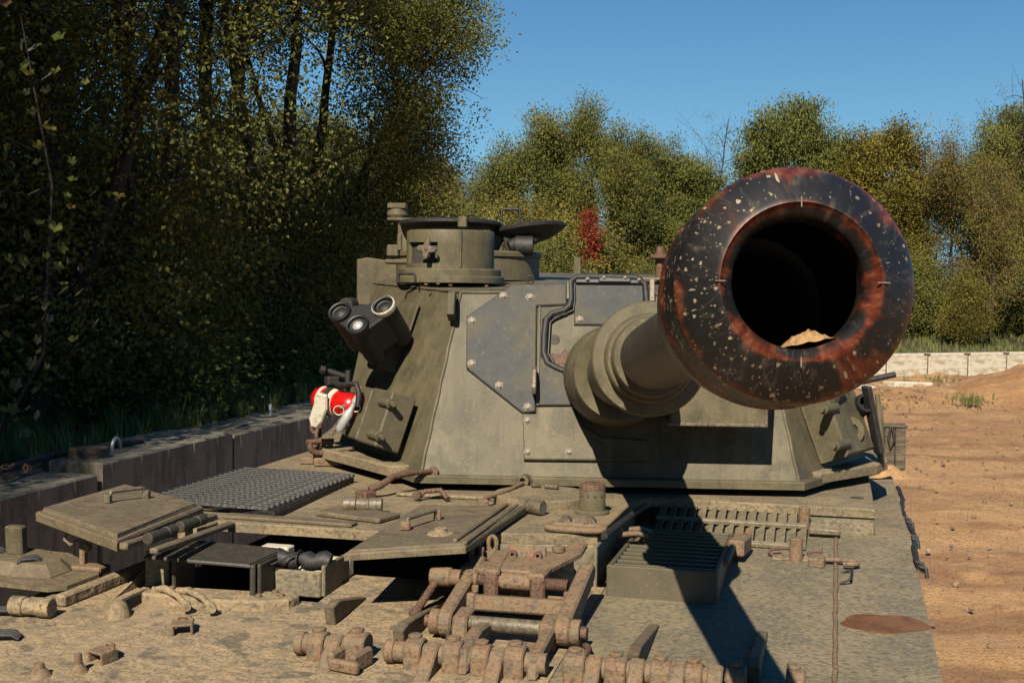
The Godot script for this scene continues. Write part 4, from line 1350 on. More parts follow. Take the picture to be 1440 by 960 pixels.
	g.box(Vector3(0.20, 0.21, 0.10), xf(0.10, 0.0, 0.055), 0.006)
	g.box(Vector3(0.15, 0.205, 0.092), xf(-0.078, 0.0, 0.05), 0.006)
	g.box(Vector3(0.07, 0.20, 0.075), xf(-0.19, 0.0, 0.04), 0.006)
	var sb := tpart("stowage_box", g, M.cheek, bx)
	for y in [-0.065, 0.06]:
		g = Geo.new()
		g.cyl(0.018, -0.05, 0.04, along(Vector3(0.175, y, 0.105), Vector3.RIGHT), 12)
		g.cyl(0.011, 0.04, 0.075, along(Vector3(0.175, y, 0.105), Vector3.RIGHT), 10)
		part("latch_pin", g, M.turret, sb)
	g = Geo.new()
	g.box(Vector3(0.016, 0.05, 0.01), xf(-0.155, 0.05, 0.09), 0.003)
	g.tube([Vector3(-0.15, 0.10, 0.094), Vector3(-0.16, 0.05, 0.10), Vector3(-0.17, -0.02, 0.09), Vector3(-0.19, -0.05, 0.083)], 0.005, 6)
	part("latch_strap", g, M.worn, sb)
	g = Geo.new()
	var pts2 := []
	for k in 14:
		pts2.append(Vector3(0.001 + 0.002 * sin(k * 2.0), -0.10 + 0.2 * k / 13.0, 0.1035))
	g.tube(pts2, 0.004, 5)
	part("lid_seam", g, M.worn, sb)
	# three launcher tubes behind a common front plate
	var dirv := Vector3(-0.075, 0.175, 0.19).normalized()
	var heads := [Vector3(-0.845, 0.638, -0.33), Vector3(-0.940, 0.567, -0.303), Vector3(-1.021, 0.613, -0.377)]
	var fx := facet(Vector3(-0.075, 0.10, 0.25), Vector3.ZERO)
	g = Geo.new()
	for h in heads:
		g.lathe([Vector2(0, -0.215), Vector2(0.022, -0.21), Vector2(0.040, -0.19), Vector2(0.043, -0.155), Vector2(0.043, -0.01), Vector2(0.046, -0.008), Vector2(0.046, 0.012), Vector2(0.042, 0.016), Vector2(0.036, 0.014), Vector2(0.034, -0.02), Vector2(0, -0.02)], 22, along(h, dirv))
	var dc := tpart("grenade_launcher", g, M.black_paint)
	tag(dc, "cluster of three black launcher tubes")
	# thick web that joins the three tubes, its face flush behind the rims
	var c0: Vector3 = (heads[0] + heads[1] + heads[2]) / 3.0
	var wx: Vector3 = (heads[0] - heads[2]).normalized()
	wx = (wx - dirv * wx.dot(dirv)).normalized()
	var wy := dirv.cross(wx)
	var hull2 := PackedVector2Array()
	for h in heads:
		var q := Vector2((h - c0).dot(wx), (h - c0).dot(wy))
		for k in 16:
			hull2.append(q + Vector2.from_angle(TAU * k / 16.0) * 0.037)
	var outline := Geometry2D.convex_hull(hull2)
	outline.remove_at(outline.size() - 1)
	g = Geo.new()
	g.prism(Array(outline), -0.17, -0.004, Transform3D(Basis(wx, wy, dirv), c0), 0.006, 0.02)
	part("launcher_web", g, M.black_paint, dc)
	g = Geo.new()
	g.box(Vector3(0.08, 0.14, 0.14), Transform3D(LF.basis, Vector3(-0.85, 0.44, -0.54)), 0.01)
	part("launcher_bracket", g, M.black_paint, dc)
	g = Geo.new()
	g.lathe([Vector2(0.047, -0.006), Vector2(0.048, 0.0), Vector2(0.047, 0.0135), Vector2(0.0425, 0.0175)], 22, along(heads[0], dirv))
	part("white_rim", g, M.white_paint, dc)
	for h in heads:
		g = Geo.new()
		g.lathe([Vector2(0.035, 0.002), Vector2(0.030, 0.008), Vector2(0.024, 0.006), Vector2(0.022, 0.0), Vector2(0.012, 0.006), Vector2(0, 0.008)], 20, along(h - dirv * 0.002, dirv))
		part("muzzle_cap", g, M.rubber, dc)
	g = Geo.new()
	g.lathe([Vector2(0.021, 0.0), Vector2(0.015, 0.007), Vector2(0.007, 0.010), Vector2(0, 0.0105)], 18, along(heads[1] + dirv * 0.004, dirv))
	part("shiny_lens", g, M.chrome, dc)
	g = Geo.new()
	g.box(Vector3(0.17, 0.17, 0.01), Transform3D(LF.basis, Vector3(-0.80, 0.57, -0.575)) , 0.003)
	part("backing_plate", g, M.turret, dc)
	# right cheek
	var RF := facet(Vector3(0.781, 0.347, 0.519), Vector3(0.803, 0.19, -0.30))
	g = Geo.new()
	g.prism([Vector2(-0.10, -0.105), Vector2(0.17, -0.105), Vector2(0.16, 0.13), Vector2(-0.12, 0.13)], 0.0, 0.11, Transform3D(), 0.008)
	var rs := tpart("stowage_box", g, M.turret, RF)
	for y in [-0.06, 0.075]:
		g = Geo.new()
		g.cyl(0.017, -0.09, 0.03, along(Vector3(-0.10, y, 0.11), Vector3.RIGHT), 12)
		g.cyl(0.011, -0.115, -0.09, along(Vector3(-0.10, y, 0.11), Vector3.RIGHT), 10)
		part("latch_pin", g, M.turret, rs)
	g = Geo.new()
	g.lathe([Vector2(0, -0.16), Vector2(0.04, -0.15), Vector2(0.042, -0.04), Vector2(0.055, -0.02), Vector2(0.056, 0.0), Vector2(0.05, 0.012), Vector2(0.026, 0.014), Vector2(0.024, -0.03), Vector2(0, -0.03)], 20, along(Vector3(0.90, 0.205, -0.28), Vector3(0.2, 0.15, 0.9)))
	var rl := tpart("grenade_launcher", g, M.turret)
	for h in [Vector3(0.97, 0.30, -0.36), Vector3(0.87, 0.34, -0.34)]:
		g = Geo.new()
		g.lathe([Vector2(0, -0.16), Vector2(0.036, -0.15), Vector2(0.040, 0.0), Vector2(0.036, 0.01), Vector2(0.026, 0.01), Vector2(0.024, -0.03), Vector2(0, -0.03)], 18, along(h, Vector3(0.25, 0.4, 0.8)))
		part("launcher_tube", g, M.black_paint, rl)
	g = Geo.new()
	g.box(Vector3(0.02, 0.26, 0.05), xf(1.0, 0.24, -0.36, 0, 20, 14), 0.004)
	g.box(Vector3(0.012, 0.24, 0.03), xf(0.83, 0.29, -0.22, 0, -20, -16), 0.004)
	g.tube([Vector3(0.98, 0.37, -0.5), Vector3(1.12, 0.40, -0.52)], 0.012, 7)
	g.tube([Vector3(0.97, 0.44, -0.5), Vector3(1.06, 0.47, -0.5)], 0.012, 7)
	part("launcher_frame", g, M.rubber, rl)
	g = Geo.new()
	g.tube([Vector3(1.03, 0.33, -0.42), Vector3(1.04, 0.2, -0.40), Vector3(1.045, 0.09, -0.40)], 0.01, 7)
	g.box(Vector3(0.02, 0.22, 0.014), xf(1.045, 0.18, -0.41, 0, 0, 3), 0.003)
	part("frame_strut", g, M.turret, rl)
	# roof: sight hood with a cut-out
	var cc := Vector3(-0.64, 0.0, -0.82)
	g = Geo.new()
	var R := 0.182
	g.lathe([Vector2(R, 0.792), Vector2(R, 0.812)], 40, xf(cc.x, 0, cc.z))
	g.lathe([Vector2(R, 0.897), Vector2(R, 0.94), Vector2(R - 0.004, 0.947), Vector2(R - 0.014, 0.949), Vector2(R - 0.016, 0.94), Vector2(R - 0.016, 0.897), Vector2(R, 0.897)], 40, xf(cc.x, 0, cc.z))
	g.lathe([Vector2(R, 0.81), Vector2(R, 0.90)], 36, xf(cc.x, 0, cc.z), 35.0, deg_to_rad(-11), deg_to_rad(294))
	g.lathe([Vector2(R - 0.014, 0.90), Vector2(R - 0.014, 0.81)], 36, xf(cc.x, 0, cc.z), 35.0, deg_to_rad(-11), deg_to_rad(294))
	for a in [-11.0, 294.0]:
		var dv := Vector3(sin(deg_to_rad(a)), 0, cos(deg_to_rad(a)))
		g.box(Vector3(0.016, 0.09, 0.004), Transform3D(Basis(dv, Vector3.UP, dv.cross(Vector3.UP)), Vector3(cc.x, 0.855, cc.z) + dv * (R - 0.008)), 0.0)
	var hood := tpart("sight_hood", g, M.turret)
	g = Geo.new()
	g.lathe([Vector2(0.165, 0.80), Vector2(0.165, 0.93), Vector2(0, 0.935)], 30, xf(cc.x, 0, cc.z))
	part("hood_core", g, M.inside, hood)
	g = Geo.new()
	g.lathe([Vector2(0.225, 0.735), Vector2(0.225, 0.757), Vector2(0.220, 0.762), Vector2(0.212, 0.762), Vector2(0.212, 0.786), Vector2(0.207, 0.792), Vector2(0.18, 0.793)], 44, xf(cc.x, 0, cc.z))
	part("hood_base", g, M.turret, hood)
	g = Geo.new()
	var vs := Vector3(sin(0.31), 0, cos(0.31))
	g.tube([Vector3(cc.x, 0.795, cc.z) + vs * (R + 0.001), Vector3(cc.x, 0.945, cc.z) + vs * (R + 0.001)], 0.006, 6)
	part("weld_seam", g, M.turret, hood)
	g = Geo.new()
	var star := []
	for k in 32:
		var a := TAU * k / 32.0
		star.append(Vector2(cos(a), sin(a)) * (0.031 + 0.012 * cos(4.0 * a + 0.5)))
	g.prism(star, 0.0, 0.014, xf(cc.x - 0.075, 0.868, cc.z + 0.205, 0, -18, 0), 0.003)
	part("star_knob", g, M.worn, hood)
	g = Geo.new()
	g.cyl(0.008, -0.07, 0.018, along(Vector3(cc.x - 0.075, 0.868, cc.z + 0.205), Vector3(-0.3, 0, 0.95)), 10)
	part("knob_stem", g, M.rust, hood)
	g = Geo.new()
	g.box(Vector3(0.05, 0.05, 0.06), xf(cc.x - 0.245, 0.865, cc.z - 0.05), 0.006)
	g.box(Vector3(0.12, 0.02, 0.16), xf(cc.x - 0.22, 0.82, cc.z - 0.1), 0.006)
	g.box(Vector3(0.02, 0.07, 0.02), xf(cc.x - 0.215, 0.90, cc.z - 0.02), 0.004)
	part("periscope_block", g, M.turret, hood)
	# cupola with two open hatch lids behind it
	g = Geo.new()
	g.lathe([Vector2(0.335, 0.75), Vector2(0.335, 0.85), Vector2(0.345, 0.856), Vector2(0.345, 0.873), Vector2(0.335, 0.88), Vector2(0.28, 0.882), Vector2(0.275, 0.80), Vector2(0, 0.80)], 48, xf(-0.62, 0, -1.50))
	var cup := tpart("cupola", g, M.turret)
	g = Geo.new()
	g.lathe([Vector2(0, -0.012), Vector2(0.225, -0.012), Vector2(0.235, -0.006), Vector2(0.235, 0.006), Vector2(0.225, 0.012), Vector2(0, 0.014)], 40, xf(-0.69, 1.002, -1.36, -2, 0, 0))
	part("hatch_lid", g, M.rubber, cup)
	for q in [[Vector3(0.04, 0.05, 0.05), Vector3(-0.615, 1.0, -1.12)], [Vector3(0.05, 0.15, 0.04), Vector3(-0.91, 0.93, -1.40)], [Vector3(0.06, 0.15, 0.05), Vector3(-0.48, 0.94, -1.38)]]:
		g = Geo.new()
		g.box(q[0], Transform3D(Basis(), q[1]), 0.005)
		part("lid_support", g, M.turret, cup)
	g = Geo.new()
	g.lathe([Vector2(0, -0.05), Vector2(0.10, -0.04), Vector2(0.155, -0.012), Vector2(0.172, 0.0), Vector2(0.175, 0.012), Vector2(0.165, 0.02), Vector2(0, 0.022)], 40, xf(-0.335, 0.975, -1.42, -6, 0, 8))
	part("hatch_lid", g, M.rubber, cup)
	part("lid_handle", grab(Vector3(-0.46, 0.99, -1.40), Vector3(-0.375, 0.99, -1.40), Vector3.UP, 0.085, 0.007), M.rubber, cup)
	g = Geo.new()
	g.tube([Vector3(-0.42, 0.90, -1.30), Vector3(-0.36, 0.92, -1.32), Vector3(-0.28, 0.95, -1.35)], [0.03, 0.035, 0.02], 8)
	g.box(Vector3(0.05, 0.13, 0.05), xf(-0.42, 0.93, -1.35, 0, 0, 12), 0.006)
	g.cyl(0.045, -0.04, 0.04, along(Vector3(-0.35, 0.905, -1.30), Vector3.RIGHT), 16)
	part("lid_hinge", g, M.rubber, cup)
	g = Geo.new()
	g.box(Vector3(0.085, 0.026, 0.09), xf(-0.95, 1.088, -1.48), 0.004)
	g.lathe([Vector2(0.04, 0), Vector2(0.05, 0.02), Vector2(0.045, 0.045), Vector2(0.03, 0.055)], 16, xf(-0.95, 1.028, -1.48))
	g.box(Vector3(0.20, 0.012, 0.1), xf(-0.89, 1.025, -1.46), 0.003)
	part("roof_sight", g, M.turret, cup)
	g = Geo.new()
	g.prism([Vector2(-0.10, 0), Vector2(0.10, 0), Vector2(0.10, 0.21), Vector2(-0.05, 0.23), Vector2(-0.10, 0.22)], -0.08, 0.08, xf(-1.05, 0.62, -1.62), 0.008)
	tpart("side_locker", g, M.turret)
	g = Geo.new()
	g.cyl(0.036, -0.03, 0.04, along(Vector3(-1.16, 0.625, -1.40), Vector3(-0.3, 0, 1)), 16)
	tpart("side_lamp", g, M.rubber)
	# small things on the roof
	tpart("roof_handle", grab(Vector3(-0.83, 0.735, -0.62), Vector3(-0.755, 0.735, -0.56), Vector3.UP, 0.032, 0.005), M.rubber)
	g = Geo.new()
	for q in [[-0.70, -0.45], [-0.60, -0.40], [-0.66, -0.52], [-0.46, -0.36], [-0.38, -0.34]]:
		g.cyl(0.008, 0, 0.008, xf(q[0], 0.715 + (-0.264 - q[1]) * 0.04, q[1]), 8)
	tpart("roof_bolt", g, M.rust)
	g = Geo.new()
	var rg := []
	for k in 12:
		var a := TAU * k / 12.0
		rg.append(Vector3(-0.295 + 0.012 * cos(a), 0.75 + 0.016 * sin(a), -0.40))
	g.tube(rg, 0.004, 6, true)
	tpart("roof_ring", g, M.rubber)
	g = Geo.new()
	g.box(Vector3(0.05, 0.03, 0.04), xf(-0.265, 0.715, -0.33), 0.004)
	g.box(Vector3(0.07, 0.012, 0.04), xf(-0.41, 0.712, -0.33), 0.003)
	tpart("roof_clip", g, M.slate)
	g = Geo.new()
	g.box(Vector3(0.028, 0.10, 0.008), xf(-0.112, 0.80, -1.0), 0.002)
	g.box(Vector3(0.03, 0.008, 0.05), xf(-0.112, 0.755, -0.99), 0.002)
	tpart("roof_tab", g, M.turret)
	g = Geo.new()
	g.box(Vector3(0.75, 0.012, 0.05), xf(0.25, 0.762, -1.2), 0.003)
	g.box(Vector3(0.35, 0.022, 0.12), xf(0.15, 0.757, -1.30), 0.004)
	tpart("roof_strip", g, M.deck)
	g = Geo.new()
	g.lathe([Vector2(0.02, 0), Vector2(0.02, 0.09), Vector2(0.05, 0.10), Vector2(0.05, 0.108), Vector2(0.02, 0.12), Vector2(0.016, 0.15), Vector2(0, 0.152)], 14, xf(0.255, 0.755, -1.2))
	tpart("aerial_base", g, M.rust)

# ---------------------------------------------------------------- gun
func gun() -> void:
	# world points worked out from the bore: muzzle and collar
	var muzzle := hull_xf.affine_inverse() * Vector3(0.27424, 2.40605, -1.21747)
	var disc := hull_xf.affine_inverse() * Vector3(0.36204, 2.10371, -4.29108)
	var d := (muzzle - disc).normalized()
	var right := Vector3.UP.cross(d).normalized()
	# local y runs along the bore to the muzzle
	var G := Transform3D(Basis(right, d, right.cross(d)), muzzle)
	var g := Geo.new()
	g.lathe([Vector2(0.060, -0.345), Vector2(0.0655, -0.34), Vector2(0.068, -1.0), Vector2(0.076, -1.66), Vector2(0.076, -1.84)], 40, G)
	part("gun_barrel", g, M.barrel, tank)
	g = Geo.new()
	g.lathe(brake_profile, 72, Transform3D())
	var b := MeshInstance3D.new()
	b.name = "muzzle_brake"
	b.mesh = g.mesh(true)
	b.material_override = M.brake
	b.transform = G
	tank.add_child(b, true)
	# scribed line across the lip at four places
	for a in [0.0, 90.0, 180.0, 270.0]:
		var s := Geo.new()
		var dv := Vector3(sin(deg_to_rad(a)), 0, cos(deg_to_rad(a)))
		s.box(Vector3(0.010, 0.0012, 0.0012), Transform3D(Basis(dv, Vector3.UP, dv.cross(Vector3.UP)), dv * 0.0765 + Vector3(0, 0.001, 0)), 0.0)
		part("scribe_mark", s, M.worn, b)
	g = Geo.new()
	g.lathe([Vector2(0.10, -1.88), Vector2(0.132, -1.868), Vector2(0.1375, -1.862), Vector2(0.1375, -1.815), Vector2(0.1335, -1.808), Vector2(0.108, -1.806), Vector2(0.106, -1.775), Vector2(0.101, -1.768), Vector2(0.094, -1.768), Vector2(0.092, -1.70), Vector2(0.089, -1.694), Vector2(0.076, -1.694)], 56, G)
	part("barrel_collar", g, M.turret, tank)
	g = Geo.new()
	g.lathe([Vector2(0.118, -3.05), Vector2(0.112, -2.9), Vector2(0.108, -1.95), Vector2(0.108, -1.86)], 56, G)
	part("recoil_sleeve", g, M.turret, tank)
	g = Geo.new()
	g.lathe([Vector2(0.158, -3.14), Vector2(0.160, -3.0), Vector2(0.159, -2.92), Vector2(0.154, -2.912), Vector2(0.146, -2.915), Vector2(0.105, -2.935)], 56, G)
	part("mantlet_ring", g, M.turret, tank)
	g = Geo.new()
	g.lathe([Vector2(0.185, -3.36), Vector2(0.178, -3.20), Vector2(0.168, -3.10), Vector2(0.155, -3.06), Vector2(0.12, -3.05)], 48, G)
	part("mantlet", g, M.turret, tank)
	# dirt that has settled in the muzzle
	g = Geo.new()
	var U := Vector3.UP
	var n := 9
	var rows := []
	for i in n + 1:
		var row := []
		for j in n + 1:
			var u := (i / float(n) - 0.5) * 2.0
			var w := j / float(n)
			var x := 0.012 + u * 0.024
			var yb := -sqrt(maxf(0.0632 * 0.0632 - x * x, 0.0))
			var hgt := maxf(0.0, 1.0 - u * u) * 0.016 * sin(PI * clampf(w * 0.9 + 0.1, 0, 1)) * (1.0 + 0.2 * sin(i * 2.0 + j))
			row.append(Vector3(x, -0.012 - w * 0.06, -(yb + hgt + 0.0006)))
		rows.append(row)
	for i in n:
		for j in n:
			g.quad(rows[i][j], rows[i + 1][j], rows[i + 1][j + 1], rows[i][j + 1])
	var wt := hull_xf * G
	var dirt := MeshInstance3D.new()
	dirt.name = "dirt_pile"
	dirt.mesh = g.mesh()
	dirt.material_override = M.sand_small
	dirt.transform = wt
	add_child(dirt)
	tag(dirt, "small heap of dry sand lying inside the gun muzzle", "dirt")

# ---------------------------------------------------------------- things lying on, hung on or tied to the vehicle
func put(called: String, g: Geo, m: Material, at: Transform3D, label: String, category: String, group := "") -> MeshInstance3D:
	var o := part(called, g, m, self, at)
	tag(o, label, category, group)
	return o

func loose_things() -> void:
	var g: Geo
	var TW := hull_xf * turret_xf
	# fire extinguisher clamped across the left cheek
	var e := thing("fire_extinguisher", TW * xf(-1.045, 0.262, -0.46), "red fire extinguisher with white horn and silver cartridge clamped to the turret's left cheek", "fire extinguisher")
	var axis := Vector3(0.80, -0.10, 0.58).normalized()
	g = Geo.new()
	g.lathe([Vector2(0, -0.125), Vector2(0.025, -0.122), Vector2(0.042, -0.108), Vector2(0.052, -0.085), Vector2(0.052, 0.075), Vector2(0.047, 0.098), Vector2(0.034, 0.114), Vector2(0.016, 0.122), Vector2(0, 0.123)], 28, along(Vector3.ZERO, axis))
	part("cylinder", g, M.red_paint, e)
	g = Geo.new()
	g.lathe([Vector2(0.0525, -0.012), Vector2(0.0555, -0.010), Vector2(0.0555, 0.012), Vector2(0.0525, 0.014)], 28, along(Vector3.ZERO, axis))
	part("white_band", g, M.white_paint, e)
	g = Geo.new()
	g.lathe([Vector2(0.0525, -0.040), Vector2(0.0575, -0.038), Vector2(0.0575, -0.016), Vector2(0.0525, -0.014)], 28, along(Vector3.ZERO, axis))
	part("clamp_band", g, M.rubber, e)
	g = Geo.new()
	g.lathe([Vector2(0.0525, -0.075), Vector2(0.0545, -0.073), Vector2(0.0545, -0.062), Vector2(0.0525, -0.060)], 28, along(Vector3.ZERO, axis))
	part("pale_stripe", g, M.white_paint, e)
	g = Geo.new()
	g.lathe([Vector2(0, -0.060), Vector2(0.010, -0.057), Vector2(0.017, -0.047), Vector2(0.018, 0.022), Vector2(0.012, 0.034), Vector2(0.009, 0.046), Vector2(0.009, 0.066), Vector2(0.014, 0.068), Vector2(0.014, 0.092), Vector2(0.008, 0.096), Vector2(0, 0.096)], 18, along(Vector3(0.052, -0.05, 0.10), Vector3(0.40, 0.72, 0.0)))
	part("cartridge", g, M.chrome, e)
	g = Geo.new()
	var c1 := []
	for i in 14:
		var a := TAU * i / 14.0
		c1.append(Vector3(0.022 + 0.020 * cos(a), -0.022 + 0.018 * sin(a), 0.088 + 0.006 * sin(a)))
	g.tube(c1, 0.0025, 6, true)
	part("pull_ring", g, M.white_paint, e)
	g = Geo.new()
	var c2 := []
	for i in 14:
		var a := TAU * i / 14.0
		c2.append(Vector3(0.088 + 0.018 * cos(a), -0.012 + 0.013 * sin(a), 0.095))
	g.tube(c2, 0.0025, 6, true)
	part("pull_ring", g, M.white_paint, e)
	g = Geo.new()
	g.box(Vector3(0.018, 0.08, 0.010), xf(0.012, -0.085, 0.085, 0, 0, -35), 0.004)
	part("lever", g, M.worn, e)
	g = Geo.new()
	g.box(Vector3(0.045, 0.014, 0.018), xf(0.045, -0.004, 0.085, 0, 0, 25), 0.004)
	part("valve", g, M.worn, e)
	g = Geo.new()
	g.prism([Vector2(-0.012, 0.045), Vector2(0.028, 0.035), Vector2(0.026, -0.02), Vector2(0.0, -0.075), Vector2(-0.022, -0.098), Vector2(-0.046, -0.092), Vector2(-0.052, -0.06), Vector2(-0.034, -0.015)], -0.010, 0.010, xf(-0.052, 0.0, 0.058, 8, -12, 0), 0.006, 0.005)
	part("white_horn", g, M.white_paint, e)
	# the clamp above them
	g = Geo.new()
	g.tube([Vector3(-1.09, 0.345, -0.50), Vector3(-1.02, 0.335, -0.40), Vector3(-0.955, 0.345, -0.36), Vector3(-0.94, 0.31, -0.34), Vector3(-0.945, 0.26, -0.34)], 0.011, 8)
	g.tube([Vector3(-1.09, 0.38, -0.52), Vector3(-1.0, 0.36, -0.46)], 0.012, 8)
	g.box(Vector3(0.05, 0.035, 0.05), xf(-1.07, 0.345, -0.48, 0, 30, 0), 0.006)
	g.cyl(0.012, 0, 0.05, xf(-1.0, 0.34, -0.44), 8)
	g.cyl(0.016, 0, 0.02, along(Vector3(-1.10, 0.385, -0.50), Vector3(-1, 0.2, 0.4)), 8)
	tpart("extinguisher_clamp", g, M.rubber)
	# rusty chain with a shackle under them
	var ch := thing("rusty_chain", TW * xf(-1.135, 0.0, -0.60), "short rusty chain with shackle hanging under the red extinguisher", "chain")
	var ly := [0.155, 0.115, 0.075]
	for k in 3:
		g = Geo.new()
		var lk := []
		for i in 14:
			var a := TAU * i / 14.0
			lk.append(Vector3(0.018 * cos(a), 0.030 * sin(a), 0))
		g.tube(lk, 0.0085, 7, true)
		part("chain_link", g, M.rust, ch, Transform3D(Basis(Vector3.UP, k * 1.4) * Basis(Vector3.BACK, 0.25 * (k - 1)), Vector3(-0.02 + 0.012 * k, ly[k], 0.02 * k)))
	g = Geo.new()
	var shk := []
	for i in 12:
		var a := -0.4 + (PI + 0.8) * i / 11.0
		shk.append(Vector3(0.042 * cos(a), -0.032 * sin(a), 0))
	g.tube(shk, 0.013, 8)
	g.tube([Vector3(-0.055, 0.014, 0), Vector3(0.055, 0.014, 0)], 0.011, 8)
	part("shackle", g, M.rust, ch, Transform3D(Basis(Vector3.UP, 0.5), Vector3(0.01, 0.085, 0.07)))
	g = Geo.new()
	g.box(Vector3(0.035, 0.06, 0.03), xf(-0.02, 0.055, 0.02), 0.006)
	g.box(Vector3(0.12, 0.035, 0.05), xf(0.045, 0.018, 0.06, 0, 8, 0), 0.006)
	g.box(Vector3(0.06, 0.03, 0.05), xf(-0.05, 0.015, 0.01), 0.006)
	part("chain_anchor", g, M.rusty, ch)
	# rolled black cloth tied on the coaming
	var roll := thing("rolled_cloth", hull_xf * xf(-1.50, 1.602, -3.385), "rolled black cloth tied over the edge of the driver's opening", "cloth roll")
	g = Geo.new()
	var rp := []
	var rr := []
	for i in 13:
		rp.append(Vector3(-0.055 + 0.17 * i / 12.0, 0.004 * sin(i * 1.3), 0.003 * sin(i * 0.9)))
		rr.append(0.026 + 0.0035 * sin(i * 1.9) - (0.005 if i == 5 or i == 6 else 0.0))
	g.tube(rp, rr, 14)
	part("cloth", g, M.rubber, roll)
	g = Geo.new()
	var tp := []
	for i in 12:
		var a := TAU * i / 12.0
		tp.append(Vector3(0.022, 0.028 * cos(a), 0.028 * sin(a)))
	g.tube(tp, 0.003, 5, true)
	g.tube([Vector3(0.022, -0.02, 0.026), Vector3(0.015, -0.06, 0.03), Vector3(0.0, -0.10, 0.04)], 0.003, 5)
	g.tube([Vector3(0.022, 0.024, 0.02), Vector3(-0.03, 0.0, 0.07), Vector3(-0.08, -0.012, 0.10)], 0.003, 5)
	part("cord", g, M.rubber, roll)
	# puddle of muddy water on the engine plate
	var o := []
	for k in 40:
		var a := TAU * k / 40.0
		var r := 1.0 + 0.06 * sin(a * 3.0 + 1.0) + 0.035 * sin(a * 7.0) + 0.02 * sin(a * 11.0)
		o.append(Vector2(0.142 + 0.112 * cos(a) * r, -3.475 + 0.072 * sin(a) * (1.0 + 0.1 * sin(a * 5.0)) - 0.01 * cos(a)))
	for i in o.size():
		o[i].x = minf(o[i].x, 0.256)
	put("mud_puddle", sloped(o, 0.0005, 0.003), M.muddy_water, hull_xf, "flat brown puddle of muddy water at the right edge of the vehicle", "puddle")
	# cable along the right edge
	g = Geo.new()
	var cp := []
	for i in 26:
		var z := -5.5 + i * 0.062
		cp.append(Vector3(0.264 + 0.008 * sin(i * 0.5) + 0.002 * sin(i * 2.1), 1.580 - 0.012 * absf(sin(i * 0.3)), z))
	g.tube(cp, 0.009, 8)
	for i in [12, 13, 17, 18, 24, 25]:
		g.tube([cp[i] + Vector3(-0.008, 0.010, 0), cp[i] + Vector3(0.010, 0.006, 0.008), cp[i] + Vector3(0.014, -0.02, 0.016)], 0.006, 6)
	put("cable", g, M.rubber, hull_xf, "thin dark cable lying along the right hand edge of the vehicle", "cable")
	# weathered wooden block behind the turret
	var wb := thing("wooden_block", hull_xf * xf(0.245, 1.583, -6.02, 0, 6, 0), "grey weathered wooden block with an iron loop, right of the turret", "wooden block")
	for k in 3:
		g = Geo.new()
		g.box(Vector3(0.044, 0.19, 0.09), xf(-0.048 + k * 0.047, 0.10, 0, 0, 0, rng.randf_range(-1, 1)), 0.004)
		part("plank", g, M.wood, wb)
	g = Geo.new()
	g.box(Vector3(0.15, 0.012, 0.10), xf(0, 0.201, 0), 0.003)
	part("top_board", g, M.wood, wb)
	g = Geo.new()
	g.tube([Vector3(0.0, 0.20, 0.05), Vector3(-0.01, 0.15, 0.058), Vector3(0.0, 0.10, 0.055), Vector3(0.016, 0.14, 0.058), Vector3(0.006, 0.2, 0.052)], 0.006, 6)
	part("iron_loop", g, M.rubber, wb)
	# heap of sand beside it
	g = mound(0.14, 0.10, 0.05, 12, 3)
	put("sand_heap", g, M.sand_small, hull_xf * xf(0.215, 1.58, -5.82), "small heap of orange sand beside the weathered wooden block", "sand heap")
	# dead leaves on the vehicle
	var leaves := [[-0.67, glac(-3.78) + 0.125, -3.76, Color(0.55, 0.40, 0.10), "yellow leaf caught on the clamp of the travel lock"], [-0.255, 1.60, -4.17, Color(0.50, 0.27, 0.09), "orange dead leaf lying on the grille below the turret"]]
	for L in leaves:
		g = Geo.new()
		var w := 0.022
		for k in 5:
			var a0 := -1.2 + k * 0.5
			var tip := Vector3(sin(a0) * w, 0.008 * cos(k * 2.0), -cos(a0) * w)
			g.flat(Vector3.ZERO, tip.rotated(Vector3.UP, -0.22) * 0.7, tip)
			g.flat(Vector3.ZERO, tip, tip.rotated(Vector3.UP, 0.22) * 0.7)
		var m := plain("dead_leaf", L[3], 0.7)
		put("fallen_leaf", g, m, hull_xf * xf(L[0], L[1] + 0.004, L[2], 20, 40, 10), L[4], "leaf")

func mound(rx: float, rz: float, h: float, n: int, sd: int) -> Geo:
	var f := FastNoiseLite.new()
	f.seed = sd
	f.frequency = 2.0 / rx
	var g := Geo.new()
	var P := []
	for i in n + 1:
		var row := []
		for k in n * 3:
			var r := i / float(n)
			var a := TAU * k / (n * 3.0)
			var p := Vector3(cos(a) * r * rx, 0, sin(a) * r * rz)
			p.y = h * pow(cos(r * PI * 0.5), 1.2) * (1.0 + 0.35 * f.get_noise_2d(p.x, p.z)) + h * 0.12 * f.get_noise_2d(p.x * 4, p.z * 4) * (1.0 - r)
			row.append(p)
		P.append(row)
	for i in n:
		for k in n * 3:
			var l := (k + 1) % (n * 3)
			g.quad(P[i][k], P[i][l], P[i + 1][l], P[i + 1][k])
	return g

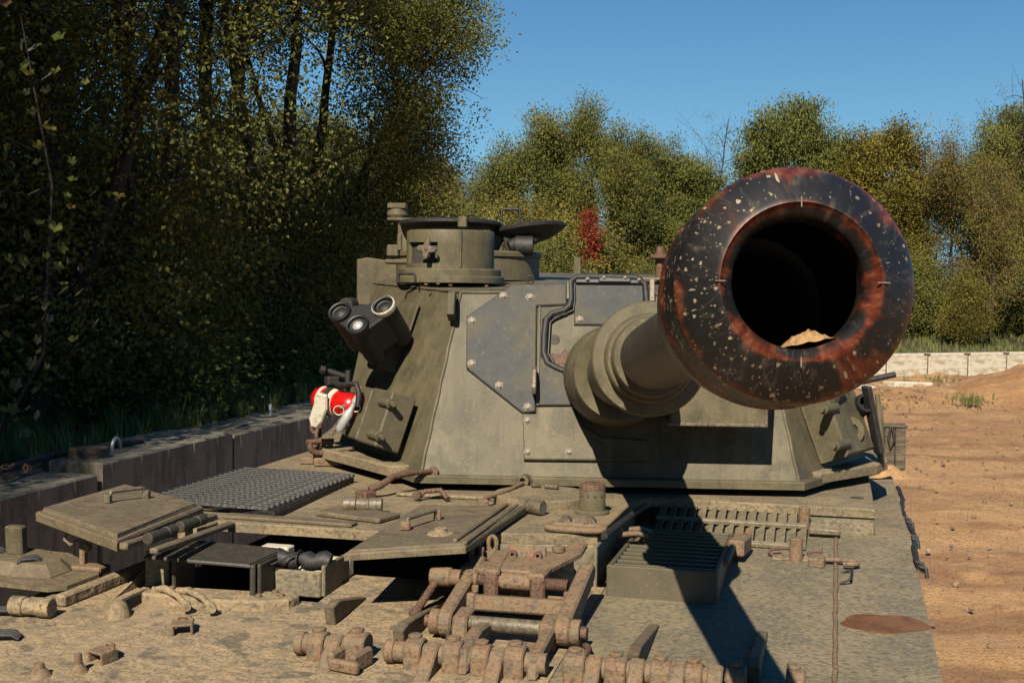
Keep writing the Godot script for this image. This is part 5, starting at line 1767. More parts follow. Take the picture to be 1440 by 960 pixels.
# ---------------------------------------------------------------- ground and walls
func sheet(called: String, xs: Array, zs: Array, h: Callable, m: Material) -> MeshInstance3D:
	var g := Geo.new()
	var P := []
	for z in zs:
		var row := []
		for x in xs:
			row.append(Vector3(x, h.call(x, z), z))
		P.append(row)
	var N := []
	for j in zs.size():
		var row := []
		for i in xs.size():
			var i0 := maxi(i - 1, 0)
			var i1 := mini(i + 1, xs.size() - 1)
			var j0 := maxi(j - 1, 0)
			var j1 := mini(j + 1, zs.size() - 1)
			row.append((P[j1][i] - P[j0][i]).cross(P[j][i1] - P[j][i0]).normalized())
		N.append(row)
	for j in zs.size() - 1:
		for i in xs.size() - 1:
			g.tri(P[j][i], P[j + 1][i], P[j + 1][i + 1], N[j][i], N[j + 1][i], N[j + 1][i + 1])
			g.tri(P[j][i], P[j + 1][i + 1], P[j][i + 1], N[j][i], N[j + 1][i + 1], N[j][i + 1])
	var o := part(called, g, m, self)
	tag(o, "", "", "", "structure")
	return o

func steps(a: float, b: float, d: float) -> Array:
	var n := int(ceil((b - a) / d))
	var o := []
	for i in n + 1:
		o.append(a + (b - a) * i / n)
	return o

var fn := FastNoiseLite.new()
# far retaining wall: a line through W0 running to the right and away
var W0 := Vector3(8.75, 0, -29.75)
var WD := Vector3(0.912, 0, -0.41).normalized()

func ground() -> void:
	fn.seed = 44
	fn.frequency = 0.35
	fn.fractal_octaves = 5
	fn.fractal_gain = 0.55
	var wn := Vector3(-WD.z, 0, WD.x)   # points to the camera's side
	var h := func(x: float, z: float) -> float:
		if x < -60 or x > 60 or z < -80 or z > 30:
			return 0.0
		var y := 0.05 * fn.get_noise_2d(x, z) + 0.045 * fn.get_noise_2d(x * 3.3 + 9, z * 6.0) + 0.012 * fn.get_noise_2d(x * 9.0, z * 9.0)
		# wheel ruts across the yard
		y += 0.018 * sin(z * 2.4 + x * 0.35 + 2.0 * fn.get_noise_2d(x * 0.4, z * 0.4)) * smoothstep(-6.0, -14.0, z)
		# bank of earth thrown up against the foot of the far wall
		var d := (Vector3(x, 0, z) - W0).dot(wn)
		if d < 7.0 and x > -6.0:
			y += 0.34 * smoothstep(5.5, 0.6, d + 0.9 * fn.get_noise_2d(x * 1.5, z)) + 0.16 * fn.get_noise_2d(x * 2.0, z * 2.0) * smoothstep(5.0, 1.0, d)
		return y
	var xs := [-400.0, -200.0, -90.0, -45.0, -20.0, -9.0, -4.0] + steps(-1.0, 15.0, 0.16) + [17.0, 22.0, 35.0, 60.0, 120.0, 250.0, 400.0]
	var zs := [-600.0, -350.0, -200.0, -110.0, -70.0, -50.0, -40.0] + steps(-34.5, -6.0, 0.16) + [-4.0, -2.0, 0.0, 4.0, 10.0, 30.0, 80.0, 200.0, 400.0]
	sheet("ground", xs, zs, h, M.sand)
	# mound of sand at the far right
	var md := part("sand_mound", mound(4.4, 3.0, 1.15, 22, 12), M.sand, self, Transform3D(Basis(), Vector3(13.2, 0.05, -27.6)))
	tag(md, "", "", "", "structure")
	# earth held up by the left wall; it runs along with the vehicle
	var lx := [-90.0, -60.0, -40.0, -28.0, -20.0] + steps(-15.0, -4.85, 0.5)
	var lz := [-120.0, -80.0, -60.0] + steps(-48.0, 30.0, 1.0) + [45.0, 70.0]
	var hl := func(x: float, z: float) -> float:
		return 1.06 + 0.12 * fn.get_noise_2d(x, z) + 0.5 * smoothstep(-6.0, -14.0, x)
	var bank := sheet("wooded_bank", lx, lz, hl, M.soil)
	bank.transform = hull_xf
	# earth behind the far wall
	var fx := steps(-40.0, 40.0, 1.0)
	var fz := [-60.0, -30.0] + steps(-16.0, -0.15, 0.6)
	var hf := func(x: float, z: float) -> float:
		return 0.80 + 0.05 * fn.get_noise_2d(x, z) + 0.55 * smoothstep(-0.4, -7.0, z) + 0.5 * smoothstep(-7.0, -20.0, z)
	var fb := sheet("far_bank", fx, fz, hf, M.soil)
	fb.transform = Transform3D(Basis(WD, Vector3.UP, wn), W0)
	grass()

func blade_clump(sd: int, n: int, w: float) -> ArrayMesh:
	var r := RandomNumberGenerator.new()
	r.seed = sd
	var g := Geo.new()
	for i in n:
		var a := r.randf() * TAU
		var d := Vector3(cos(a), 0, sin(a))
		var o := d * r.randf() * 0.10
		var s := Vector3(-d.z, 0, d.x) * w
		var hh := r.randf_range(0.5, 1.0)
		var m := o + d * 0.10 * hh + Vector3.UP * 0.6 * hh
		var t := o + d * 0.35 * hh + Vector3.UP * hh
		g.quad(o - s, o + s, m + s * 0.7, m - s * 0.7)
		g.flat(m - s * 0.7, m + s * 0.7, t)
	return g.mesh()

func scatter(called: String, mesh: Mesh, m: Material, spots: Array, parent: Node, kind := "stuff") -> MultiMeshInstance3D:
	# spots: [Transform3D, Color]
	var mm := MultiMesh.new()
	mm.transform_format = MultiMesh.TRANSFORM_3D
	mm.use_colors = true
	mm.mesh = mesh
	mm.instance_count = spots.size()
	var buf := PackedFloat32Array()
	buf.resize(spots.size() * 16)
	var k := 0
	for s in spots:
		var t: Transform3D = s[0]
		var c: Color = s[1]
		buf[k] = t.basis.x.x; buf[k + 1] = t.basis.y.x; buf[k + 2] = t.basis.z.x; buf[k + 3] = t.origin.x
		buf[k + 4] = t.basis.x.y; buf[k + 5] = t.basis.y.y; buf[k + 6] = t.basis.z.y; buf[k + 7] = t.origin.y
		buf[k + 8] = t.basis.x.z; buf[k + 9] = t.basis.y.z; buf[k + 10] = t.basis.z.z; buf[k + 11] = t.origin.z
		buf[k + 12] = c.r; buf[k + 13] = c.g; buf[k + 14] = c.b; buf[k + 15] = 1.0
		k += 16
	mm.buffer = buf
	var o := MultiMeshInstance3D.new()
	o.name = called if parent != self else numbered(called)
	o.multimesh = mm
	o.material_override = m
	parent.add_child(o, true)
	if kind:
		o.set_meta("kind", kind)
	return o

func rand_basis(r: RandomNumberGenerator, s: float) -> Basis:
	return Basis.from_euler(Vector3(r.randf_range(-0.6, 0.6), r.randf() * TAU, r.randf_range(-0.6, 0.6))) * Basis.from_scale(Vector3.ONE * s)

func grass() -> void:
	var r := RandomNumberGenerator.new()
	r.seed = 15
	var cl := blade_clump(3, 16, 0.012)
	var wn := Vector3(-WD.z, 0, WD.x)
	var sp := []
	# rough grass on the bank above the far wall
	for i in 5200:
		var s := r.randf_range(-6.0, 16.0)
		var d := r.randf_range(0.35, 7.5)
		var p := W0 + WD * s - wn * d
		p.y = 0.80 + 0.55 * smoothstep(0.4, 7.0, d)
		var col := Color(0.13, 0.17, 0.042).lerp(Color(0.24, 0.22, 0.075), r.randf() * 0.8)
		sp.append([Transform3D(Basis(Vector3.UP, r.randf() * TAU) * Basis.from_scale(Vector3.ONE * r.randf_range(0.10, 0.24)), p), col])
	tag(scatter("grass", cl, M.grass_blade, sp, self), "rough green grass growing along the top of the far concrete wall", "grass")
	# undergrowth on the dark bank behind the left wall
	sp = []
	for i in 2600:
		var p := hull_xf * Vector3(r.randf_range(-7.5, -5.05), 1.05, r.randf_range(-26.0, -4.0))
		sp.append([Transform3D(Basis(Vector3.UP, r.randf() * TAU) * Basis.from_scale(Vector3.ONE * r.randf_range(0.12, 0.42)), p), Color(0.13, 0.17, 0.042).lerp(Color(0.24, 0.22, 0.075), r.randf())])
	tag(scatter("undergrowth", cl, M.grass_blade, sp, self), "dark grass and low growth behind the left concrete wall", "undergrowth")
	# clods and stones strewn over the yard
	var g := Geo.new()
	var ri := RandomNumberGenerator.new()
	ri.seed = 3
	var sph := []
	for i in 5:
		var row := []
		for k in 7:
			var a := TAU * k / 7.0
			var e := PI * i / 4.0
			var q := 1.0 + ri.randf_range(-0.25, 0.25)
			if i == 0 or i == 4:
				row.append(Vector3(0, cos(e) * 0.7, 0))
			else:
				row.append(Vector3(sin(e) * cos(a) * q, cos(e) * 0.7 * q, sin(e) * sin(a) * q))
		sph.append(row)
	for i in 4:
		for k in 7:
			var l := (k + 1) % 7
			g.quad(sph[i][k], sph[i][l], sph[i + 1][l], sph[i + 1][k])
	var pebble := g.mesh()
	sp = []
	for i in 9000:
		var x := r.randf_range(0.4, 14.0)
		var z := -pow(r.randf(), 0.8) * 24.0 - 6.0
		if i % 3 == 0:
			# gathered along the ruts and at the foot of the wall
			var d := r.randf_range(0.3, 4.0)
			var q := W0 + WD * r.randf_range(-7.0, 6.0) + wn * d
			x = q.x
			z = q.z
		var y := 0.05 * fn.get_noise_2d(x, z) + 0.02
		var d2 := (Vector3(x, 0, z) - W0).dot(wn)
		if d2 < 7.0:
			y += 0.34 * smoothstep(5.5, 0.6, d2)
		var s := 0.007 + 0.030 * pow(r.randf(), 5.0)
		var col := Color(0.26, 0.175, 0.10).lerp(Color(0.13, 0.08, 0.045), r.randf()) if r.randf() < 0.93 else Color(0.30, 0.23, 0.15)
		sp.append([Transform3D(rand_basis(r, s), Vector3(x, y, z)), col])
	var pm := plain("clod", Color.WHITE, 0.95)
	pm.vertex_color_use_as_albedo = true
	tag(scatter("clods", pebble, pm, sp, self), "clods and small stones strewn over the orange earth", "stones")
	# green weeds growing in the yard before the far wall
	var weeds := [[11.65, -26.9, 0.55, "dense tuft of green weeds on the left slope of the sand mound"], [9.15, -25.6, 0.42, "low green weeds on the bare earth before the far wall"], [9.55, -28.9, 0.55, "spindly green weed standing against the far concrete wall"], [11.2, -25.9, 0.3, "flat strip of small weeds in front of the sand mound"], [12.4, -26.0, 0.25, "sparse small weeds at the mound's foot, nearest the right edge"]]
	for w in weeds:
		var t := thing("weed", Transform3D(Basis(), Vector3(w[0], 0.1, w[1])), w[3], "weed", "")
		var q := []
		for i in 46:
			var p := Vector3(r.randfn(0, w[2] * 0.55), r.randf_range(-0.02, 0.10) + (0.25 if w[2] > 0.5 else 0.0) * r.randf(), r.randfn(0, w[2] * 0.3))
			q.append([Transform3D(Basis(Vector3.UP, r.randf() * TAU) * Basis.from_scale(Vector3.ONE * r.randf_range(0.10, 0.26)), p), Color(0.08, 0.125, 0.028).lerp(Color(0.15, 0.15, 0.05), r.randf())])
		scatter("foliage", cl, M.grass_blade, q, t)

func walls() -> void:
	var g: Geo
	# left wall: cast blocks with ribbed faces and a lifting loop each
	var L := 1.9
	for k in 12:
		var z := -4.45 - k * L
		var b := thing("concrete_block", hull_xf * xf(-4.88, 0.0, z, 0, rng.randf_range(-0.6, 0.6), 0), "grooved concrete block of the left retaining wall", "concrete block", "blocks of the left wall")
		g = Geo.new()
		var o := [Vector2(-L * 0.5 + 0.008, -0.30), Vector2(L * 0.5 - 0.008, -0.30)]
		var n := 5
		for i in n:
			var u := L * 0.5 - 0.02 - (L - 0.04) * i / n
			var s := (L - 0.04) / n
			o.append_array([Vector2(u, 0.30), Vector2(u - s * 0.66, 0.30), Vector2(u - s * 0.70, 0.295), Vector2(u - s * 0.96, 0.295)])
		g.prism(o, 0.0, 1.2 + (0.012 * (k % 3) - 0.012) - (0.05 if k == 1 else 0.0), Transform3D(Basis(Vector3(0, 0, -1), Vector3(1, 0, 0), Vector3(0, 1, 0)) * Basis(), Vector3.ZERO), 0.012)
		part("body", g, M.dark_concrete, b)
		g = Geo.new()
		var arch := []
		for i in 13:
			var a := PI * i / 12.0
			arch.append(Vector3(0.0, 0.02 + 0.085 * sin(a), 0.055 * cos(a)))
		g.tube(arch, 0.013, 8)
		if k < 4:
			var at := xf(-0.02 if k % 2 else 0.02, 1.19, [-0.62, 0.55, 0.3, -0.4][k], 0, [30, 12, 0, 20][k], 0)
			part("lifting_loop", g, M.chrome, b, at)
	# chain heap and rubble lying on the left wall
	var ch := thing("chain_heap", hull_xf * xf(-4.86, 1.20, -6.72), "heap of rusty chain lying on the left wall beside a lifting loop", "chain")
	for k in 16:
		g = Geo.new()
		var lk := []
		for i in 10:
			var a := TAU * i / 10.0
			lk.append(Vector3(0.026 * cos(a), 0.016 * sin(a), 0))
		g.tube(lk, 0.007, 6, true)
		part("chain_link", g, M.rust, ch, Transform3D(Basis.from_euler(Vector3(rng.randf() * TAU, rng.randf() * TAU, rng.randf() * TAU)), Vector3(rng.randfn(0, 0.07), 0.018 + 0.05 * rng.randf() * rng.randf(), rng.randfn(0, 0.10))))
	var stump := thing("wood_chunk", hull_xf * xf(-4.82, 1.20, -7.55, 0, 30, 0), "short sawn chunk of wood lying on the left wall", "wood chunk")
	g = Geo.new()
	g.lathe([Vector2(0.11, 0), Vector2(0.115, 0.02), Vector2(0.112, 0.075), Vector2(0.105, 0.082), Vector2(0, 0.083)], 11, Transform3D(Basis.from_scale(Vector3(1.2, 1, 0.8)), Vector3.ZERO))
	part("body", g, M.wood, stump)
	for q in [[-5.0, -7.2, 0.5, 10.0], [-4.95, -7.9, 0.45, -8.0]]:
		g = Geo.new()
		g.tube([Vector3(0, 0.03, -q[2]), Vector3(0.03, 0.035, -0.1), Vector3(-0.01, 0.03, 0.2), Vector3(0.02, 0.03, q[2])], [0.02, 0.026, 0.024, 0.014], 7)
		put("fallen_branch", g, M.bark, hull_xf * xf(q[0], 1.20, q[1], 0, q[3], 0), ["crooked branch on the left wall between the chain heap and the wood chunk", "crooked branch on the left wall just beyond the wood chunk"][0 if q[3] > 0 else 1], "branch")
	# far wall: pale cast blocks, brown stains running from the lifting pockets at each joint
	var wn := Vector3(-WD.z, 0, WD.x)
	var B := Basis(WD, Vector3.UP, wn)
	var BL := 1.24
	for k in 18:
		var p := W0 + WD * (-9.3 + BL * k) - wn * 0.22
		var b := thing("wall_block", Transform3D(B, p), "pale concrete block of the far retaining wall", "concrete block", "blocks of the far wall")
		g = Geo.new()
		g.box(Vector3(BL - 0.008, 0.88, 0.44), xf(0, 0.44, 0), 0.012)
		part("body", g, M.concrete, b)
		g = Geo.new()
		g.box(Vector3(0.20, 0.05, 0.08), xf(BL * 0.5 - 0.05, 0.862, 0.19), 0.006)
		part("rusty_pocket", g, M.rust, b)
		g = Geo.new()
		g.box(Vector3(0.035, 0.80, 0.004), xf(BL * 0.5 - 0.028, 0.43, 0.2215), 0.001)
		part("joint_strip", g, M.wood, b)
	# broken lower footing in front of it
	for k in 5:
		var p := W0 + WD * (-3.2 + 1.25 * k) + wn * (1.5 + 0.1 * (k % 2))
		var b := thing("footing_block", Transform3D(B * Basis(Vector3.UP, rng.randf_range(-0.15, 0.15)), p), "half buried pale footing block before the far wall", "concrete block", "half buried footing blocks")
		g = Geo.new()
		g.box(Vector3(rng.randf_range(0.6, 1.2), 0.48, 0.5), xf(0, 0.13 - 0.06 * (k % 2), 0, rng.randf_range(-7, 7), 0, rng.randf_range(-3, 3)), 0.04)
		part("body", g, M.concrete, b)

# ---------------------------------------------------------------- trees
func cl(r: RandomNumberGenerator, s: float) -> float:
	return clampf(r.randfn(0, s), -1.7 * s, 1.7 * s)

func sprig(sd: int, n: int, leaf_len: float, leaf_w: float, spread: float, droop := 0.3) -> ArrayMesh:
	# a spray of single leaves on invisible-thin stalks, each folded along its rib
	var r := RandomNumberGenerator.new()
	r.seed = sd
	var g := Geo.new()
	for i in n:
		var p := Vector3(cl(r, 0.5), cl(r, 0.4), cl(r, 0.5)) * spread
		var a := r.randf() * TAU
		var d := Vector3(cos(a), r.randf_range(-0.9, 0.5) - droop, sin(a)).normalized()
		var s := d.cross(Vector3(r.randfn(0, 0.5), 1, r.randfn(0, 0.5))).normalized()
		var nn := s.cross(d)
		var L := leaf_len * r.randf_range(0.7, 1.25)
		var w := leaf_w * r.randf_range(0.8, 1.2)
		var m := p + d * L * 0.45
		var t := p + d * L - nn * L * 0.12
		var l := m + s * w + nn * w * 0.35
		var q := m - s * w + nn * w * 0.35
		g.flat(p, t, l)
		g.flat(p, q, t)
	return g.mesh()

var sprigs := {}
# lobes: [centre, radii, clusters]; stems: arrays of points with radii
func tree_mesh(sd: int, stems: Array, lobes: Array, spr: String, per: int, size: float, spread: float, cols: Array, lean := 0.0) -> Array:
	var r := RandomNumberGenerator.new()
	r.seed = sd
	var wood := Geo.new()
	var nodes := []
	for s in stems:
		var pts: Array = s[0]
		var fine := []
		var rad := []
		var n := 14
		var cv := Curve3D.new()
		for i in pts.size():
			var tan := Vector3.ZERO
			if i > 0 and i < pts.size() - 1:
				tan = (pts[i + 1] - pts[i - 1]) * 0.18
			cv.add_point(pts[i], -tan, tan)
		for i in n + 1:
			var t := i / float(n)
			var q := cv.sample_baked(cv.get_baked_length() * t, true)
			q += Vector3(r.randfn(0, 0.02), 0, r.randfn(0, 0.02)) * (0.0 if i == 0 else 1.0) * s[1] * 6.0
			fine.append(q)
			rad.append(lerpf(s[1], s[2], pow(t, 0.8)) * (1.25 if i == 0 else 1.0))
			if i > 3:
				nodes.append([q, rad[-1]])
		wood.tube(fine, rad, 8)
	var spots := []
	for lb in lobes:
		for c in lb[2]:
			var d := Vector3(r.randfn(0, 1), r.randfn(0, 1), r.randfn(0, 1)).normalized() * pow(r.randf(), 0.42) * r.randf_range(0.72, 1.28)
			var cs := r.randf_range(0.5, 1.4)
			var C: Vector3 = lb[0] + d * lb[1]
			# nearest wood that lies lower
			var best = null
			var bd := 1e9
			for nd in nodes:
				var v: Vector3 = C - nd[0]
				var w := v.length() + (1.2 if v.y < 0.1 else 0.0)
				if w < bd:
					bd = w
					best = nd
			var a: Vector3 = best[0]
			var br: float = minf(best[1] * 0.62, 0.012 + 0.018 * bd)
			var mid := a.lerp(C, 0.5) + Vector3(r.randfn(0, 0.08), 0.10, r.randfn(0, 0.08)) * bd
			var bp := []
			var brr := []
			for i in 6:
				var t := i / 5.0
				var q := a.lerp(mid, t).lerp(mid.lerp(C, t), t)
				bp.append(q)
				brr.append(lerpf(br, 0.007, t))
				if i > 1:
					nodes.append([q, brr[-1]])
			wood.tube(bp, brr, 5, false, false)
			# twigs
			for k in 4:
				var e := C + Vector3(r.randfn(0, 0.6), r.randfn(0, 0.5), r.randfn(0, 0.6)) * spread * cs
				wood.tube([bp[4].lerp(C, r.randf()), C.lerp(e, 0.5) + Vector3(0, 0.04, 0), e], [0.006, 0.005, 0.003], 3, false, false)
			var tone := r.randf()
			for k in int(per * cs * sqrt(cs)):
				var e := Vector3(cl(r, 0.48), cl(r, 0.52), cl(r, 0.48)) * spread * cs
				var col: Color = cols[0].lerp(cols[1], clampf(tone * 0.6 + r.randf() * 0.5, 0, 1))
				if cols.size() > 2 and r.randf() < cols[3]:
					col = cols[2]
				col = col * r.randf_range(0.85, 1.12)
				spots.append([Transform3D(rand_basis(r, size * r.randf_range(0.75, 1.2)), C + e), col])
	return [wood.mesh(), spots]

func grow(called: String, at: Transform3D, tm: Array, spr: String, label: String, category: String, group := "") -> Node3D:
	var t := thing(called, at, label, category, group)
	part("trunk", tm[0], M.bark, t)
	# the crown: every spray of leaves set in place and joined
	var src: Array = (sprigs[spr] as ArrayMesh).surface_get_arrays(0)
	var sv: PackedVector3Array = src[Mesh.ARRAY_VERTEX]
	var sn: PackedVector3Array = src[Mesh.ARRAY_NORMAL]
	var g := Geo.new()
	var one := PackedColorArray()
	one.resize(sv.size())
	for s in tm[1]:
		var q: Transform3D = s[0]
		g.v.append_array(q * sv)
		g.n.append_array(Transform3D(q.basis.orthonormalized(), Vector3.ZERO) * sn)
		one.fill(s[1])
		g.c.append_array(one)
	part("crown", g, M.leaf, t).set_meta("kind", "stuff")
	return t

func copy(src: Node3D, at: Transform3D, label: String, group: String) -> Node3D:
	var o: Node3D = src.duplicate()
	o.name = numbered(String(src.name).rstrip("_0123456789"))
	add_child(o)
	o.transform = at
	tag(o, label, src.get_meta("category"), group)
	return o

func at_hull(x: float, d: float, y: float, turn: float, s := 1.0) -> Transform3D:
	var p := hull_xf * Vector3(x, 0, -d)
	return Transform3D(Basis(Vector3.UP, turn) * Basis.from_scale(Vector3.ONE * s), Vector3(p.x, y, p.z))

func trees() -> void:
	sprigs.small = sprig(1, 34, 0.043, 0.0155, 0.27)
	sprigs.broad = sprig(2, 26, 0.052, 0.025, 0.28)
	sprigs.far = sprig(3, 24, 0.070, 0.027, 0.36)
	sprigs.pinnate = sprig(4, 22, 0.11, 0.022, 0.34, 0.8)
	var g1 := Color(0.105, 0.115, 0.030)
	var g2 := Color(0.195, 0.190, 0.052)
	var dk1 := Color(0.095, 0.112, 0.030)
	var dk2 := Color(0.160, 0.170, 0.046)
	var ye := Color(0.260, 0.200, 0.040)
	var br1 := Color(0.130, 0.095, 0.035)
	var br2 := Color(0.210, 0.145, 0.050)
	var V := func(x: float, y: float, z := 0.0) -> Vector3: return Vector3(x, y, z)
	# the tall tree left of the sight hood: several stems, one leaning out to the right
	var hero := tree_mesh(11, [
		[[V.call(0, 0), V.call(-0.05, 1.6), V.call(0.15, 3.2), V.call(0.35, 5.0), V.call(0.4, 6.8)], 0.11, 0.025],
		[[V.call(0.12, 0), V.call(0.25, 1.3), V.call(0.7, 2.7), V.call(1.35, 3.9), V.call(2.0, 4.7)], 0.09, 0.02],
		[[V.call(-0.05, 0), V.call(-0.1, 1.5), V.call(-0.45, 3.0), V.call(-0.9, 4.6), V.call(-1.1, 6.2)], 0.08, 0.02],
		[[V.call(0.25, 0, 0.2), V.call(0.45, 1.2, 0.2), V.call(0.75, 2.2, 0.3), V.call(0.9, 3.4, 0.4)], 0.07, 0.02]], [
		[V.call(1.0, 5.0), V.call(1.35, 1.5, 1.4), 40], [V.call(-0.4, 5.9), V.call(1.6, 1.6, 1.4), 28], [V.call(1.2, 3.45), V.call(1.05, 0.7, 1.1), 20], [V.call(0.7, 2.35), V.call(0.85, 0.6, 0.9), 16], [V.call(1.7, 4.7), V.call(0.6, 0.8, 0.7), 12]],
		"small", 26, 1.0, 0.42, [g1, g2, ye, 0.02])
	grow("elm_tree", Transform3D(Basis(), Vector3(-2.75, 1.1, -17.2)), hero, "small", "tall many-stemmed green tree leaning out over the left wall against the sky", "tree")
	# other kinds
	var tall := tree_mesh(21, [[[V.call(0, 0), V.call(0.1, 2.5), V.call(-0.1, 5.0), V.call(0.2, 8.2)], 0.16, 0.03], [[V.call(0.1, 0.4), V.call(0.7, 2.2), V.call(1.3, 4.2), V.call(1.8, 6.4)], 0.09, 0.02], [[V.call(-0.1, 0.6), V.call(-0.5, 2.2), V.call(-1.2, 4.2), V.call(-1.5, 6.0)], 0.08, 0.02]], [
		[V.call(0, 6.8), V.call(1.9, 2.0, 1.9), 46], [V.call(0.2, 4.0), V.call(1.8, 1.5, 1.8), 38], [V.call(0, 2.0), V.call(1.6, 1.0, 1.6), 26]], "small", 26, 1.0, 0.60, [g1, g2, ye, 0.015])
	var slim := tree_mesh(31, [[[V.call(0, 0), V.call(0.25, 2.5), V.call(0.8, 5.0), V.call(1.7, 7.4)], 0.10, 0.02], [[V.call(0.05, 0), V.call(-0.2, 2.4), V.call(-0.3, 5.0), V.call(0.1, 7.6)], 0.12, 0.02], [[V.call(0.4, 3.3), V.call(0.2, 4.4), V.call(-0.4, 5.6), V.call(-1.1, 6.4)], 0.06, 0.02]], [
		[V.call(1.0, 6.3), V.call(1.4, 1.2, 1.3), 24], [V.call(-0.5, 6.4), V.call(1.4, 1.2, 1.3), 20], [V.call(0.2, 4.3), V.call(1.3, 0.7, 1.2), 8], [V.call(0.0, 2.2), V.call(1.2, 1.0, 1.2), 16]], "small", 18, 0.95, 0.50, [g1, g2, br2, 0.05])
	var bush := tree_mesh(41, [[[V.call(0, 0), V.call(0.2, 0.8), V.call(0.6, 1.7)], 0.04, 0.012], [[V.call(0, 0), V.call(-0.3, 0.8), V.call(-0.5, 1.6)], 0.04, 0.012], [[V.call(0, 0), V.call(0.0, 0.9, 0.3), V.call(0.1, 2.1, 0.4)], 0.04, 0.012]], [
		[V.call(0, 1.5), V.call(1.1, 0.9, 1.0), 26], [V.call(0, 0.6), V.call(1.2, 0.6, 1.0), 18]], "broad", 20, 0.85, 0.55, [g1, g2, ye, 0.03])
	var olive := tree_mesh(51, [[[V.call(0, 0), V.call(0.1, 2.0), V.call(0.0, 4.0), V.call(0.1, 6.0)], 0.11, 0.02], [[V.call(0, 0.5), V.call(0.5, 2.0), V.call(1.0, 3.8)], 0.06, 0.02], [[V.call(0, 0.7), V.call(-0.6, 2.2), V.call(-1.1, 3.8)], 0.06, 0.02]], [
		[V.call(0.1, 5.5), V.call(0.75, 1.1, 0.8), 22], [V.call(-1.05, 4.3), V.call(0.75, 1.0, 0.9), 18], [V.call(1.0, 3.6), V.call(0.8, 1.2, 0.9), 18], [V.call(0, 2.2), V.call(1.5, 1.4, 1.3), 34]], "far", 22, 1.0, 0.42, [g1, g2, ye, 0.05])
	var dark := tree_mesh(61, [[[V.call(0, 0), V.call(-0.1, 2.0), V.call(0.1, 4.0), V.call(0.0, 6.2)], 0.12, 0.02], [[V.call(0, 1.0), V.call(0.5, 2.4), V.call(0.9, 4.2)], 0.06, 0.02]], [
		[V.call(0.3, 5.6), V.call(0.9, 0.8, 0.8), 18], [V.call(-0.6, 4.7), V.call(0.8, 1.0, 0.9), 18], [V.call(0.8, 3.9), V.call(0.8, 1.1, 0.9), 16], [V.call(0, 2.2), V.call(1.3, 1.3, 1.2), 26]], "pinnate", 22, 1.0, 0.45, [dk1, dk2, g2, 0.2])
	var brown := tree_mesh(71, [[[V.call(0, 0), V.call(0.15, 2.0), V.call(-0.1, 3.8), V.call(-0.4, 5.6)], 0.08, 0.015], [[V.call(0.2, 0), V.call(0.6, 1.6), V.call(0.7, 3.2), V.call(1.0, 4.6)], 0.06, 0.012]], [
		[V.call(-0.3, 4.6), V.call(0.9, 1.1, 0.9), 28], [V.call(0.8, 3.6), V.call(0.8, 1.2, 0.8), 24], [V.call(0.2, 2.2), V.call(1.3, 1.1, 1.1), 16]], "far", 15, 0.8, 0.50, [br1, br2, g2, 0.4])
	var bare := tree_mesh(81, [[[V.call(0, 0), V.call(0.1, 2.5), V.call(-0.2, 4.8), V.call(-0.5, 6.8)], 0.09, 0.015], [[V.call(0.05, 1.6), V.call(0.6, 3.4), V.call(1.2, 5.4)], 0.05, 0.012], [[V.call(0, 2.0), V.call(-0.8, 3.8), V.call(-1.3, 5.4)], 0.05, 0.012]], [
		[V.call(-0.3, 5.6), V.call(1.3, 1.2, 1.1), 34], [V.call(0.3, 3.6), V.call(1.3, 0.9, 1.1), 18]], "far", 3, 0.7, 0.7, [br1, g2, br2, 0.3])
	var golden := tree_mesh(91, [[[V.call(0, 0), V.call(0.1, 1.8), V.call(0.0, 3.6), V.call(0.2, 5.4)], 0.09, 0.02]], [
		[V.call(0.1, 5.2), V.call(0.8, 0.7, 0.8), 16], [V.call(-0.5, 4.0), V.call(0.9, 0.8, 0.9), 18], [V.call(0.6, 3.4), V.call(0.9, 0.9, 0.9), 18], [V.call(0, 1.8), V.call(1.2, 1.1, 1.1), 26]], "broad", 20, 1.2, 0.42, [Color(0.10, 0.10, 0.022), Color(0.20, 0.165, 0.035), ye, 0.2])
	# the left wood, running beside the vehicle and on behind the viewer
	var G1 := "dark trees of the wood behind the left wall"
	var L1 := "dark green tree in the shaded wood behind the left wall"
	var t0: Node3D = null
	var s0: Node3D = null
	var r := RandomNumberGenerator.new()
	r.seed = 99
	# [across, along the vehicle's axis, kind, scale]
	var first := [[-6.5, 9.4, 0, 1.1], [-7.0, 12.2, 1, 1.1], [-6.7, 14.4, 1, 1.1], [-8.4, 16.0, 1, 1.1], [-8.2, 19.3, 0, 0.42], [-8.9, 21.0, 1, 0.5], [-9.2, 11.5, 0, 1.0], [-9.6, 14.2, 0, 1.1], [-10.6, 23.0, 0, 0.5], [-10.6, 27.0, 0, 0.5], [-12.4, 20.5, 0, 0.55], [-12.5, 15.5, 0, 1.1], [-12.0, 25.0, 0, 0.55], [-13.5, 31.0, 0, 0.6],
		[-7.25, 6.6, 0, 1.15], [-8.6, 7.5, 0, 1.55], [-11.5, 9.5, 0, 1.1], [-7.25, 4.2, 0, 1.15], [-8.7, 3.6, 0, 1.6], [-7.25, 1.8, 0, 1.15], [-8.8, 0.0, 0, 1.6], [-7.25, -0.8, 0, 1.15], [-8.9, -3.4, 0, 1.6], [-7.25, -3.4, 0, 1.15], [-9.0, -7.0, 0, 1.6], [-7.7, -6.2, 0, 1.15], [-7.9, -9.2, 0, 1.15], [-8.1, -12.5, 0, 1.15]]
